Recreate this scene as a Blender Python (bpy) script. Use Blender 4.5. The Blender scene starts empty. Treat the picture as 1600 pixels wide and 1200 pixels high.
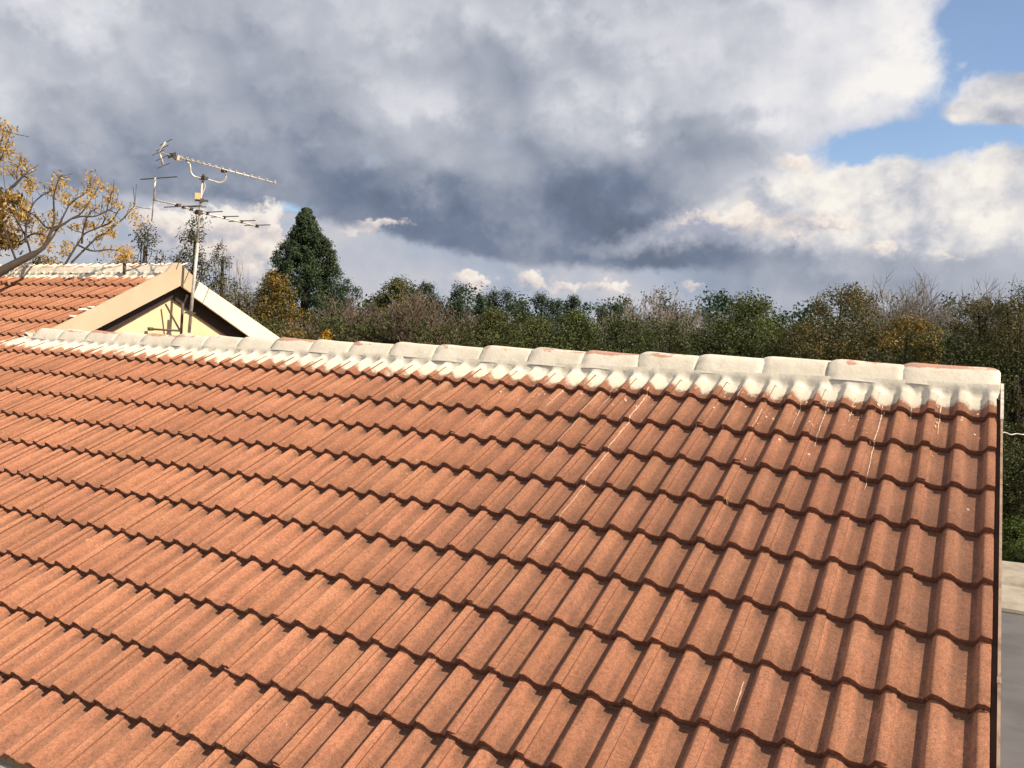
import bpy, math, random
import numpy as np
from mathutils import Vector, Matrix

# ------------------------------------------------------------------ scene, camera, light
scene = bpy.context.scene
col = scene.collection
CAM = np.array([-0.087229, -5.288265, 4.238198])
RW = np.array([[0.881496939, 0.470927859, 0.034497796],
               [0.058700327, -0.036798106, -0.997597199],
               [-0.468526859, 0.881403909, -0.060081037]])      # rows: right, down, forward
FPX = 1354.27                                                   # focal length for a 1600 px wide frame

cd = bpy.data.cameras.new('camera')
cam = bpy.data.objects.new('camera', cd); col.objects.link(cam)
cd.sensor_fit = 'HORIZONTAL'; cd.sensor_width = 36.0; cd.lens = FPX / 1600 * 36.0
cd.clip_start = 0.05; cd.clip_end = 8000
m = Matrix.Identity(4)
for i in range(3):
    m[i][0] = RW[0][i]; m[i][1] = -RW[1][i]; m[i][2] = -RW[2][i]; m[i][3] = CAM[i]
cam.matrix_world = m
scene.camera = cam

SUN_EL, SUN_TH = math.radians(43), math.radians(3)             # th: from +X towards +Y
L = Vector((math.cos(SUN_EL) * math.cos(SUN_TH), math.cos(SUN_EL) * math.sin(SUN_TH), math.sin(SUN_EL)))
ld = bpy.data.lights.new('sun', 'SUN'); ld.energy = 5.0; ld.angle = math.radians(0.5); ld.color = (1.0, 0.86, 0.68)
sun = bpy.data.objects.new('sun', ld); col.objects.link(sun)
sun.rotation_euler = L.to_track_quat('Z', 'Y').to_euler(); sun.location = (20, 10, 30)

vs = scene.view_settings
vs.view_transform = 'Standard'; vs.look = 'None'; vs.gamma = 1.0; vs.exposure = 0.6; vs.use_curve_mapping = False
scene.display_settings.display_device = 'sRGB'
scene.cycles.max_bounces = 4; scene.cycles.diffuse_bounces = 2; scene.cycles.glossy_bounces = 2; scene.cycles.transparent_max_bounces = 4
scene.cycles.use_adaptive_sampling = True; scene.cycles.adaptive_threshold = 0.03


def ray(x, y):
    v = RW.T @ np.array([(x - 800) / FPX, (y - 600) / FPX, 1.0])
    return v / np.linalg.norm(v)


def at_dist(x, y, D):
    w = ray(x, y); return CAM + w * D / math.hypot(w[0], w[1])


def at_x(x, y, X):
    w = ray(x, y); return CAM + w * (X - CAM[0]) / w[0]


def azel(x, y):
    w = ray(x, y); return math.degrees(math.atan2(-w[0], w[1])), math.degrees(math.asin(w[2]))


# ------------------------------------------------------------------ node helper
class NT:
    def __init__(s, nt): s.nt = nt

    def n(s, t, **kw):
        nd = s.nt.nodes.new(t)
        for k, v in kw.items(): setattr(nd, k, v)
        return nd

    def set(s, sock, v):
        if hasattr(v, 'is_output'): s.nt.links.new(v, sock)
        elif isinstance(v, (tuple, list)) and len(v) == 3 and sock.type == 'RGBA': sock.default_value = (*v, 1)
        else: sock.default_value = v

    def m(s, op, a, b=None, c=None, clamp=False):
        nd = s.n('ShaderNodeMath', operation=op, use_clamp=clamp)
        for i, v in enumerate((a, b, c)):
            if v is not None: s.set(nd.inputs[i], v)
        return nd.outputs[0]

    def add(s, a, b): return s.m('ADD', a, b)
    def sub(s, a, b): return s.m('SUBTRACT', a, b)
    def mul(s, a, b): return s.m('MULTIPLY', a, b)

    def mad(s, a, b, c): return s.m('MULTIPLY_ADD', a, b, c)

    def vm(s, op, a, b=None, scale=None):
        nd = s.n('ShaderNodeVectorMath', operation=op)
        s.set(nd.inputs[0], a)
        if b is not None: s.set(nd.inputs[1], b)
        if scale is not None: s.set(nd.inputs['Scale'], scale)
        return nd.outputs['Value'] if op in ('DOT_PRODUCT', 'LENGTH') else nd.outputs[0]

    def step(s, v, a, b, lo=0.0, hi=1.0):
        nd = s.n('ShaderNodeMapRange', interpolation_type='SMOOTHSTEP')
        s.set(nd.inputs[0], v); nd.inputs[1].default_value = a; nd.inputs[2].default_value = b
        nd.inputs[3].default_value = lo; nd.inputs[4].default_value = hi
        return nd.outputs[0]

    def lin(s, v, a, b, lo=0.0, hi=1.0):
        nd = s.n('ShaderNodeMapRange'); s.set(nd.inputs[0], v)
        for i, q in enumerate((a, b, lo, hi)): nd.inputs[i + 1].default_value = q
        return nd.outputs[0]

    def noise(s, vec, scale, detail=4, rough=0.5, dist=0.0, lac=2.0):
        nd = s.n('ShaderNodeTexNoise')
        if vec is not None: s.set(nd.inputs['Vector'], vec)
        nd.inputs['Scale'].default_value = scale; nd.inputs['Detail'].default_value = detail
        nd.inputs['Roughness'].default_value = rough; nd.inputs['Distortion'].default_value = dist
        nd.inputs['Lacunarity'].default_value = lac
        return nd.outputs[0]

    def vor(s, vec, scale):
        nd = s.n('ShaderNodeTexVoronoi'); s.set(nd.inputs['Vector'], vec); nd.inputs['Scale'].default_value = scale
        return nd.outputs['Distance']

    def mix(s, f, a, b, blend='MIX'):
        nd = s.n('ShaderNodeMix', data_type='RGBA', blend_type=blend)
        s.set(nd.inputs[0], f); s.set(nd.inputs[6], a); s.set(nd.inputs[7], b)
        return nd.outputs[2]

    def ramp(s, f, stops):
        nd = s.n('ShaderNodeValToRGB'); s.set(nd.inputs[0], f)
        e = nd.color_ramp.elements
        while len(e) < len(stops): e.new(0.5)
        for q, (p, c) in zip(e, stops): q.position = p; q.color = (*c, 1)
        return nd.outputs[0]

    def sep(s, v):
        nd = s.n('ShaderNodeSeparateXYZ'); s.set(nd.inputs[0], v); return nd.outputs

    def comb(s, x, y, z):
        nd = s.n('ShaderNodeCombineXYZ')
        for i, v in enumerate((x, y, z)): s.set(nd.inputs[i], v)
        return nd.outputs[0]


def srgb(r, g, b):
    f = lambda c: ((c / 255 + 0.055) / 1.055) ** 2.4 if c > 10 else c / 255 / 12.92
    return (f(r), f(g), f(b))


# ------------------------------------------------------------------ sky
def build_sky():
    w = bpy.data.worlds.new('World'); scene.world = w; w.use_nodes = True
    nt = w.node_tree; nt.nodes.clear(); g = NT(nt)
    out = g.n('ShaderNodeOutputWorld'); bg = g.n('ShaderNodeBackground'); nt.links.new(bg.outputs[0], out.inputs[0])
    sky = g.n('ShaderNodeTexSky', sky_type='NISHITA', sun_disc=False)
    sky.sun_elevation = SUN_EL; sky.sun_rotation = math.radians(90) - SUN_TH
    sky.altitude = 1500; sky.air_density = 1.0; sky.dust_density = 0.6; sky.ozone_density = 2.0
    bg.inputs[1].default_value = 0.1
    d = g.vm('NORMALIZE', g.n('ShaderNodeTexCoord').outputs['Generated'])
    x, y, z = g.sep(d)[:3]
    az = g.mul(g.m('ARCTAN2', g.mul(x, -1.0), y), 57.2958)
    el = g.mul(g.m('ARCSINE', z), 57.2958)
    p = g.comb(x, y, g.mul(z, 1.15))
    nA = g.sub(g.noise(p, 5.0, 5, 0.55), 0.5)
    nB = g.sub(g.noise(g.vm('ADD', p, (7.3, 2.1, 4.4)), 5.0, 5, 0.55), 0.5)
    nG = g.sub(g.noise(p, 55.0, 4, 0.6), 0.5)
    nF = g.sub(g.noise(g.vm('ADD', p, (1.3, 9.1, 2.2)), 16.0, 5, 0.58), 0.5)
    nM = g.sub(g.noise(g.vm('ADD', p, (4.3, 5.1, 8.2)), 7.0, 5, 0.47, 0.2), 0.5)
    # relief of the billows, lit from the upper right
    off = (0.020, 0.004, 0.030)
    q = g.vm('ADD', p, (4.3, 5.1, 8.2))
    nM2 = g.sub(g.noise(g.vm('ADD', q, off), 7.0, 5, 0.47, 0.2), 0.5)
    wq = g.vm('ADD', q, g.vm('SCALE', g.comb(nA, nB, nF), scale=0.16))

    def puff(v):
        nd = g.n('ShaderNodeTexVoronoi', feature='F1'); g.set(nd.inputs['Vector'], v); nd.inputs['Scale'].default_value = 7.5
        nd.inputs['Detail'].default_value = 2.0; nd.inputs['Roughness'].default_value = 0.42; nd.normalize = True
        return nd.outputs['Distance']
    bil = g.sub(puff(g.vm('ADD', wq, (0.018, 0.004, 0.030))), puff(wq))
    rel = g.add(g.mul(g.sub(nM, nM2), 0.5), g.mul(bil, 0.80))
    qf = g.vm('ADD', p, (1.3, 9.1, 2.2))
    nF2 = g.sub(g.noise(g.vm('ADD', qf, (0.008, 0.002, 0.016)), 16.0, 5, 0.58), 0.5)
    relf = g.sub(nF, nF2)
    aw = g.add(az, g.add(g.mul(nA, 5.5), g.mul(nF, 2.6)))
    ew = g.add(el, g.add(g.mul(nB, 3.2), g.mul(nF, 2.0)))

    def gauss(AE, px, py, rx, ry):
        a0, e0 = azel(px, py); sa = 1 / (rx * 0.0395); se = 1 / (ry * 0.0405)
        nd = g.n('ShaderNodeVectorMath', operation='MULTIPLY_ADD')
        g.set(nd.inputs[0], AE); nd.inputs[1].default_value = (sa, se, 0); nd.inputs[2].default_value = (-a0 * sa, -e0 * se, 0)
        return g.m('POWER', 0.367879, g.vm('DOT_PRODUCT', nd.outputs[0], nd.outputs[0]))

    def total(AE, lst, start=0.0):
        t = start
        for a, b_, rx, ry, v in lst: t = g.mad(gauss(AE, a, b_, rx, ry), v, t)
        return t

    # brightness of the broken deck: (pixel x, y, radius x, radius y, brightness)
    S = [(60, 20, 110, 70, .86), (30, 140, 80, 70, .80), (200, 40, 120, 60, .66), (180, 160, 110, 70, .46), (90, 230, 70, 50, .40),
         (420, 60, 130, 70, .58), (650, 50, 130, 60, .62), (420, 170, 130, 60, .46), (330, 250, 150, 40, .36), (420, 290, 190, 30, .13),
         (250, 300, 110, 26, .20), (660, 175, 90, 50, .78), (620, 240, 110, 40, .46), (780, 130, 90, 45, .38), (900, 60, 130, 60, .60), (640, 320, 160, 36, .16),
         (830, 250, 80, 40, .50), (790, 345, 120, 34, .13), (960, 180, 80, 55, .74), (1070, 240, 70, 60, .34), (960, 320, 130, 45, .16),
         (1000, 390, 140, 34, .12), (720, 375, 110, 20, .20), (1130, 90, 110, 60, .64), (1280, 50, 110, 60, .78), (1200, 180, 110, 50, .78), (1380, 90, 90, 60, 1.0),
         (1330, 170, 90, 40, .95), (1150, 250, 80, 40, .48), (1120, 300, 60, 30, .66), (1200, 300, 100, 45, .95), (1350, 300, 120, 40, .90),
         (1520, 290, 100, 50, .76), (1480, 350, 120, 40, .62), (1300, 400, 130, 22, .34), (1150, 400, 90, 18, .24), (1450, 410, 130, 25, .56),
         (1250, 440, 160, 16, .42), (150, 340, 140, 30, .34), (60, 380, 140, 40, .5)]
    AE = g.comb(aw, ew, 0.0); num = 0.05 * 0.55; den = 0.05
    for a, b_, rx, ry, v in S:
        q_ = gauss(AE, a, b_, rx, ry); num = g.mad(q_, v, num); den = g.add(den, q_)
    b = g.m('DIVIDE', num, den)
    b = g.add(b, g.add(g.mul(rel, 0.95), g.mul(relf, 0.25)))
    b = g.add(b, g.mul(nF, 0.07))
    deck = g.ramp(b, [(0.0, srgb(100, 110, 130)), (0.18, srgb(119, 131, 153)), (0.42, srgb(164, 170, 184)), (0.62, srgb(190, 194, 204)),
                      (0.82, srgb(226, 226, 232)), (1.0, srgb(252, 248, 244))])
    zA, eA = azel(430, 322); zB, eB = azel(800, 412)
    eb = g.lin(az, zB, zA, eB, eA)
    below = g.step(g.sub(g.add(el, g.add(g.mul(nG, 0.9), g.mul(nF, 1.0))), eb), 0.30, -0.45)
    below = g.mul(below, g.step(az, azel(1250, 420)[0], azel(1000, 420)[0]))
    ub = g.add(g.add(0.55, g.mul(rel, 1.1)), g.add(g.mul(nF, 0.45), g.mul(nA, 0.6)))
    airc = g.ramp(ub, [(0.25, srgb(150, 166, 190)), (0.5, srgb(178, 186, 202)), (0.72, srgb(205, 204, 210)), (0.95, srgb(236, 228, 222))])
    deck = g.mix(below, deck, airc)
    # blue openings: signed field with crisp, noisy edges
    a2 = g.add(az, g.add(g.mul(nA, 3.0), g.mul(nF, 2.2))); e2 = g.add(el, g.add(g.mul(nB, 2.2), g.mul(nF, 2.2)))
    B = [(1575, 30, 75, 60, 1.3), (1500, 10, 40, 26, .8), (1530, 105, 50, 40, .8), (1480, 165, 50, 30, .8), (1420, 215, 95, 26, 1.2), (1330, 232, 60, 18, .9),
         (1560, 205, 70, 18, 1.0), (1600, 90, 40, 40, .7), (1580, 145, 62, 32, -1.3), (1512, 172, 18, 10, -.9), (1520, 95, 16, 10, -.5),
         (445, 320, 36, 10, .5), (460, 350, 20, 16, .4)]
    F = total(g.comb(a2, e2, 0.0), B)
    F = g.add(F, g.add(g.mul(nF, 1.1), g.mul(nG, 0.7)))
    blue = g.mul(g.step(F, 0.12, 0.85), 0.97)
    hz = g.step(el, 0.0, 9.0)                                  # low openings are paler air
    skyc = g.mix(g.mad(g.m('SUBTRACT', 1.0, hz), 0.45, 0.08), sky.outputs[0], (4.6, 5.2, 6.2))
    K = 6.4                                                     # deck radiance in the sky's own units
    deckc = g.vm('SCALE', deck, scale=K)
    # sunlit cumulus bank to the right, behind the slanting edge of the dark deck
    (x1, y1), (x2, y2) = azel(1320, 222), azel(1020, 345)
    ln = math.hypot(x2 - x1, y2 - y1); nx_, ny_ = (y2 - y1) / ln, -(x2 - x1) / ln
    a5 = g.add(az, g.add(g.mul(nF, 5.0), g.mul(nG, 1.6))); e5 = g.add(el, g.add(g.mul(nB, 2.6), g.mul(nG, 1.6)))
    sd = g.add(g.add(g.mul(a5, nx_), g.mul(e5, ny_)), -(x1 * nx_ + y1 * ny_))
    sgn = -1.0 if (azel(1300, 330)[0] - x1) * nx_ + (azel(1300, 330)[1] - y1) * ny_ < 0 else 1.0
    bank = g.mul(g.step(g.mul(sd, sgn), -0.5, 1.1), g.mul(g.step(e5, azel(1300, 408)[1], azel(1300, 372)[1]), g.step(az, -40.0, -12.0)))
    bk = g.add(g.add(0.60, g.mul(g.sub(b, 0.7), 0.5)), g.add(g.mul(rel, 1.5), g.add(g.mul(relf, 1.5), g.mul(nG, 0.25))))
    bkc = g.ramp(bk, [(0.1, srgb(168, 173, 188)), (0.42, srgb(203, 204, 212)), (0.68, srgb(232, 228, 226)), (0.95, srgb(254, 248, 238))])
    deckc = g.mix(bank, deckc, g.vm('SCALE', bkc, scale=K))
    c = g.mix(blue, deckc, skyc)
    # cumulus heads near the horizon
    nH = g.sub(g.noise(g.vm('ADD', p, (3.1, 0.4, 1.7)), 55.0, 4, 0.6), 0.5)
    a3 = g.add(az, g.add(g.mul(nF, 2.4), g.mul(nG, 2.6))); e3 = g.add(el, g.add(g.mul(nB, 1.2), g.mul(nH, 2.0)))
    C = [(400, 342, 38, 22, 1.1), (425, 352, 18, 14, .7), (380, 362, 60, 18, .9), (300, 350, 60, 20, .9), (345, 338, 40, 14, .7), (415, 385, 24, 16, .8), (335, 388, 60, 16, .8), (245, 345, 40, 20, .8),
         (385, 425, 30, 16, .8), (735, 438, 34, 13, 1.0), (828, 438, 22, 15, 1.0), (885, 447, 40, 8, .6), (945, 444, 24, 13, .9),
         (600, 350, 42, 8, .8), (570, 362, 50, 8, .5), (1155, 350, 70, 18, .9), (1165, 328, 18, 14, .8), (1090, 352, 40, 12, .8), (1290, 345, 55, 10, .9), (1240, 372, 32, 9, .8), (1372, 382, 36, 9, .8),
         (1085, 447, 22, 10, .8), (1240, 255, 40, 16, .6), (1480, 395, 40, 6, .5)]
    AE3 = g.comb(a3, e3, 0.0); Cf = 0.0; Sh = 0.0
    for a, b_, rx, ry, v in C:
        a0, e0 = azel(a, b_); sa = 1 / (rx * 0.0395); se = 1 / (ry * 0.0405)
        nd = g.n('ShaderNodeVectorMath', operation='MULTIPLY_ADD')
        g.set(nd.inputs[0], AE3); nd.inputs[1].default_value = (sa, se, 0); nd.inputs[2].default_value = (-a0 * sa, -e0 * se, 0)
        q_ = g.mul(g.m('POWER', 0.367879, g.vm('DOT_PRODUCT', nd.outputs[0], nd.outputs[0])), v)
        Cf = g.add(Cf, q_); Sh = g.mad(q_, g.vm('DOT_PRODUCT', nd.outputs[0], (-0.25, 1.0, 0.0)), Sh)
    heads = g.mul(g.step(g.add(Cf, g.add(g.mul(nF, 0.6), g.mul(nG, 0.7))), 0.16, 0.66), 0.93)
    hb = g.add(g.add(0.62, g.mul(Sh, 0.62)), g.add(g.mul(relf, 2.0), g.add(g.mul(rel, 1.2), g.mul(nG, 0.35))))
    hc = g.ramp(hb, [(0.1, srgb(172, 176, 194)), (0.45, srgb(214, 207, 208)), (0.75, srgb(243, 230, 220)), (1.0, srgb(255, 247, 236))])
    c = g.mix(heads, c, g.vm('SCALE', hc, scale=K))
    nt.links.new(c, bg.inputs[0])


build_sky()
scene.world.cycles.sampling_method = 'MANUAL'; scene.world.cycles.sample_map_resolution = 256


# ------------------------------------------------------------------ materials
def material(name, rough=0.8, spec=0.3):
    mt = bpy.data.materials.new(name); mt.use_nodes = True
    g = NT(mt.node_tree); b = mt.node_tree.nodes['Principled BSDF']
    b.inputs['Roughness'].default_value = rough; b.inputs['Specular IOR Level'].default_value = spec
    return mt, g, b


def bump(g, b, h, strength=0.3, dist=0.01):
    nd = g.n('ShaderNodeBump'); nd.inputs['Strength'].default_value = strength; nd.inputs['Distance'].default_value = dist
    g.set(nd.inputs['Height'], h); g.nt.links.new(nd.outputs[0], b.inputs['Normal'])


PITCH = math.radians(25.7); CA, SA = math.cos(PITCH), math.sin(PITCH)
G = 0.3475; TW = 0.30; H = 0.034; T = 0.033; Z0 = 3.9
S_NEAR, S_MAIN = 0.395, 2.215
X_GABLE = -8.58
X_VERGE = 0.035


def rnd_island(g):
    o = g.n('ShaderNodeObjectInfo').outputs['Random']; i = g.n('ShaderNodeNewGeometry').outputs['Random Per Island']
    return g.m('FRACT', g.add(g.mul(o, 7.13), g.mul(i, 3.77)))


def tile_material():
    mt, g, b = material('concrete_roof_tile', 0.85, 0.25)
    b.inputs['Diffuse Roughness'].default_value = 1.0
    pos = g.n('ShaderNodeNewGeometry').outputs['Position']
    X = g.sep(pos)[0]
    s = g.vm('DOT_PRODUCT', g.vm('SUBTRACT', pos, (0, 0, Z0)), (0, CA, SA))
    r = rnd_island(g)
    rp = g.vm('ADD', pos, g.comb(g.mul(r, 31.0), g.mul(r, 17.0), 0.0))
    c = g.mix(g.step(g.noise(rp, 4.0, 5, 0.6), 0.3, 0.7), (0.405, 0.178, 0.098), (0.460, 0.215, 0.124))
    c = g.mix(g.step(g.noise(pos, 0.9, 3), 0.35, 0.7, 0.0, 0.5), c, (0.38, 0.165, 0.090))
    # every tile its own tone
    val = g.lin(r, 0, 1, 0.90, 1.08)
    c = g.vm('MULTIPLY', c, g.comb(val, g.mul(val, g.lin(g.m('FRACT', g.mul(r, 9.7)), 0, 1, 0.98, 1.02)), val))
    # worn pale patches
    pale = g.step(g.noise(rp, 9.0, 6, 0.65), 0.56, 0.76, 0, 0.40)
    c = g.mix(pale, c, (0.46, 0.22, 0.130))
    # sand grain
    gr = g.noise(pos, 190.0, 3, 0.7)
    gr2 = g.noise(pos, 62.0, 4, 0.7)
    # soot and lichen caught in the pans under the laps
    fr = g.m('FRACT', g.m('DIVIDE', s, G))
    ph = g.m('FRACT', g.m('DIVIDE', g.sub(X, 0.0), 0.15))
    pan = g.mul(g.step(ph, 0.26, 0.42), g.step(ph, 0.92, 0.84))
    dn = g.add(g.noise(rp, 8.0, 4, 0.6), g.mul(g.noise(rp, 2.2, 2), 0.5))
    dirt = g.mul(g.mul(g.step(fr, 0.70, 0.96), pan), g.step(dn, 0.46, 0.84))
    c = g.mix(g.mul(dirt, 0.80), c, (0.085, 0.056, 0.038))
    spot = g.mul(g.step(g.noise(rp, 34.0, 3, 0.6), 0.66, 0.74), g.step(g.noise(pos, 1.7, 2), 0.45, 0.6, 0, 0.7))
    c = g.mix(spot, c, (0.10, 0.065, 0.045))
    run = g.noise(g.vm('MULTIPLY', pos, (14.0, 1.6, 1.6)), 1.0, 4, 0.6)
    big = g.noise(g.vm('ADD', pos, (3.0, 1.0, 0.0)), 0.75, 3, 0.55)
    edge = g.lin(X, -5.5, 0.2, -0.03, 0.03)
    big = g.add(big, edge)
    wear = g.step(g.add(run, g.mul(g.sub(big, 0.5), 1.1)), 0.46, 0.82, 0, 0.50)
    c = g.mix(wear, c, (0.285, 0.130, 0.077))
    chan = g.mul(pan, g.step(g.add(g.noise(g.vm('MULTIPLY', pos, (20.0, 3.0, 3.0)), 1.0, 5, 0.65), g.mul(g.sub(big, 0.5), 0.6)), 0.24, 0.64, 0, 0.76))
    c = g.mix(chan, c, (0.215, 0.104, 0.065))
    film = g.step(g.noise(g.vm('MULTIPLY', rp, (1.0, 0.35, 0.35)), 26.0, 4, 0.6), 0.48, 0.74, 0, 0.42)
    c = g.mix(film, c, (0.20, 0.105, 0.07))
    c = g.mix(1.0, c, g.ramp(gr, [(0.28, (0.50, 0.48, 0.46)), (0.48, (1.0, 1.0, 1.0)), (0.62, (1.14, 1.16, 1.18)), (0.72, (1.7, 1.75, 1.8))]), 'MULTIPLY')
    c = g.mix(1.0, c, g.ramp(gr2, [(0.26, (0.68, 0.66, 0.64)), (0.52, (1, 1, 1)), (0.75, (1.18, 1.18, 1.18))]), 'MULTIPLY')
    # white roof coating brushed over the head of the top course, lapping down the rolls
    nz = g.add(g.mul(g.sub(g.noise(pos, 16.0, 5, 0.6), 0.5), 0.14), g.mul(g.sub(g.noise(pos, 5.0, 2), 0.5), 0.16))
    tongue = g.mul(g.m('COSINE', g.mul(g.sub(ph, 0.42), 6.28318)), 0.026)
    lim = g.add(g.add(s, nz), tongue)
    spk = g.mul(g.sub(g.noise(pos, 70.0, 3, 0.7), 0.5), 0.11)
    lim = g.add(lim, spk)
    near = g.mul(g.mul(g.step(lim, 0.066, 0.130), g.step(s, 0.46, 0.42)), g.step(g.add(X, g.add(g.mul(nz, 3.0), g.mul(s, -0.6))), X_GABLE - 0.62, X_GABLE - 0.42))
    main = g.mul(g.step(lim, S_MAIN - 0.25, S_MAIN - 0.19), 1.0)
    coat = g.m('MAXIMUM', near, main)
    coat = g.mul(coat, 0.96)
    c = g.mix(coat, c, (0.68, 0.63, 0.52))
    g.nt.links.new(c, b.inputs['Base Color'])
    bump(g, b, g.add(g.mul(gr, 1.0), g.mul(gr2, 1.5)), 0.55, 0.0022)
    return mt


def coating_material(name, expose=True):
    mt, g, b = material(name, 0.62, 0.35)
    pos = g.n('ShaderNodeNewGeometry').outputs['Position']
    c = g.mix(g.step(g.noise(pos, 5.0, 5, 0.6), 0.35, 0.7), (0.62, 0.565, 0.46), (0.69, 0.64, 0.535))
    c = g.mix(g.step(g.noise(pos, 42.0, 4, 0.7), 0.60, 0.78, 0, 0.45), c, (0.36, 0.33, 0.28))
    c = g.mix(g.step(g.noise(g.vm('MULTIPLY', pos, (1.0, 0.5, 0.5)), 11.0, 5, 0.65), 0.52, 0.78, 0, 0.30), c, (0.44, 0.40, 0.33))
    if expose:
        jx = g.sep(g.n('ShaderNodeTexCoord').outputs['Object'])[0]
        jm_ = g.mul(g.step(jx, 0.06, -0.03), g.step(g.noise(pos, 18.0, 4, 0.65), 0.38, 0.66, 0, 0.42))
        c = g.mix(jm_, c, (0.30, 0.265, 0.215))
        oc = g.n('ShaderNodeTexCoord').outputs['Object']; oz = g.sep(oc)[2]
        r = g.n('ShaderNodeObjectInfo').outputs['Random']
        ny = g.noise(g.vm('MULTIPLY', pos, (1.0, 1.6, 1.6)), 7.0, 5, 0.65)
        mk = g.mul(g.step(g.add(oz, g.mul(g.sub(ny, 0.5), 0.055)), 0.038, 0.047), g.step(g.add(ny, g.mul(r, 0.34)), 0.62, 0.74))
        c = g.mix(g.mul(mk, 0.85), c, (0.42, 0.19, 0.125))
    g.nt.links.new(c, b.inputs['Base Color'])
    bump(g, b, g.add(g.noise(pos, 60.0, 5, 0.6), g.mul(g.noise(pos, 14.0, 2), 2.0)), 0.35, 0.006)
    return mt


def plain(name, c1, c2=None, rough=0.7, scale=6.0, spec=0.3, metal=0.0, bstr=0.0, bscale=60):
    mt, g, b = material(name, rough, spec); b.inputs['Metallic'].default_value = metal
    pos = g.n('ShaderNodeNewGeometry').outputs['Position']
    c2 = c2 or tuple(v * 0.75 for v in c1)
    g.nt.links.new(g.mix(g.step(g.noise(pos, scale, 6, 0.62), 0.35, 0.72), c1, c2), b.inputs['Base Color'])
    if bstr: bump(g, b, g.noise(pos, bscale, 4, 0.6), bstr, 0.01)
    return mt


def leaf_material(name, cols, trans=0.25, rough=0.6):
    mt, g, b = material(name, rough, 0.25)
    r = g.n('ShaderNodeNewGeometry').outputs['Random Per Island']
    o = g.n('ShaderNodeObjectInfo').outputs['Random']
    pos = g.n('ShaderNodeNewGeometry').outputs['Position']
    f = g.m('FRACT', g.add(r, g.mul(o, 0.0)))
    k_ = 1.0 if 'autumn' in name or 'yellow_l' in name else 1.3
    cols = [tuple(v * k_ for v in c) for c in cols]
    n = len(cols); stops = [((i + 0.0) / max(1, n - 1), c) for i, c in enumerate(cols)]
    f = g.add(g.mul(f, 0.72), g.mul(g.step(g.noise(pos, 1.6, 3), 0.3, 0.7), 0.28))
    c = g.ramp(f, stops)
    g.nt.links.new(c, b.inputs['Base Color'])
    tr = g.n('ShaderNodeBsdfTranslucent'); g.nt.links.new(c, tr.inputs[0])
    mx = g.n('ShaderNodeMixShader'); mx.inputs[0].default_value = trans
    g.nt.links.new(b.outputs[0], mx.inputs[1]); g.nt.links.new(tr.outputs[0], mx.inputs[2])
    g.nt.links.new(mx.outputs[0], mt.node_tree.nodes['Material Output'].inputs[0])
    return mt


M = {}
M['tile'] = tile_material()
M['edge'] = plain('raw_tile_edge', (0.27, 0.125, 0.078), (0.15, 0.078, 0.052), 0.9, 55, 0.2, bstr=0.8, bscale=140)
M['cap'] = coating_material('coated_ridge_cap')
M['mortar'] = coating_material('coated_mortar', False)
M['drip'] = plain('white_paint_drip', (0.52, 0.39, 0.29), (0.44, 0.25, 0.155), 0.6, 60)
M['beige'] = plain('beige_plaster', (0.52, 0.42, 0.30), (0.46, 0.365, 0.255), 0.85, 3, bstr=0.12)
M['white'] = plain('cream_white_paint', (0.74, 0.70, 0.59), (0.69, 0.645, 0.54), 0.55, 2)
M['wall'] = plain('yellow_plaster_wall', (0.68, 0.565, 0.36), (0.63, 0.51, 0.32), 0.85, 3, bstr=0.15)
M['brown'] = plain('dark_brown_timber', (0.045, 0.030, 0.026), (0.036, 0.024, 0.021), 0.6, 8)
M['trim'] = plain('weathered_verge_metal', (0.34, 0.24, 0.17), (0.19, 0.115, 0.08), 0.65, 22, bstr=0.2)
M['trimw'] = plain('painted_verge_metal', (0.66, 0.60, 0.52), (0.36, 0.27, 0.21), 0.6, 16)
M['vboard'] = plain('red_brown_verge_board', (0.17, 0.085, 0.055), (0.11, 0.06, 0.042), 0.8, 14)
M['sheet'] = plain('roof_underlay', (0.06, 0.045, 0.035), None, 0.9)
M['alu'] = plain('weathered_aluminium', (0.62, 0.60, 0.55), (0.45, 0.42, 0.38), 0.42, 20, 0.5, 0.25)
M['alud'] = plain('tarnished_aluminium', (0.15, 0.145, 0.14), (0.09, 0.085, 0.08), 0.5, 20, 0.5, 0.3)
M['mast'] = plain('galvanised_pipe', (0.55, 0.53, 0.47), (0.33, 0.31, 0.28), 0.5, 14, 0.5, 0.2)
M['box'] = plain('yellowed_plastic', (0.72, 0.52, 0.24), (0.62, 0.44, 0.20), 0.5, 9)
M['cable'] = plain('white_cable', (0.60, 0.57, 0.52), None, 0.5)
M['iron'] = plain('dark_painted_iron', (0.075, 0.07, 0.065), (0.12, 0.085, 0.06), 0.6, 25)
M['bark'] = plain('bark', (0.052, 0.038, 0.029), (0.032, 0.024, 0.019), 0.9, 12, bstr=0.5, bscale=30)
M['barkg'] = plain('grey_bark', (0.27, 0.235, 0.20), (0.19, 0.16, 0.14), 0.9, 10)
M['barkb'] = plain('brown_twigs', (0.135, 0.10, 0.072), (0.09, 0.066, 0.048), 0.9, 10)
M['ground'] = plain('garden_soil', (0.07, 0.06, 0.035), (0.045, 0.055, 0.022), 0.95, 0.8, bstr=0.4, bscale=9)
M['drive'] = plain('grey_driveway', (0.128, 0.122, 0.124), (0.088, 0.083, 0.086), 0.8, 0.9, bstr=0.15, bscale=120)
M['conc'] = plain('tan_concrete', (0.36, 0.32, 0.26), (0.24, 0.21, 0.165), 0.9, 2.6, bstr=0.3, bscale=40)
M['gutter'] = plain('white_gutter', (0.74, 0.71, 0.64), (0.60, 0.56, 0.49), 0.55, 6)


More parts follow.
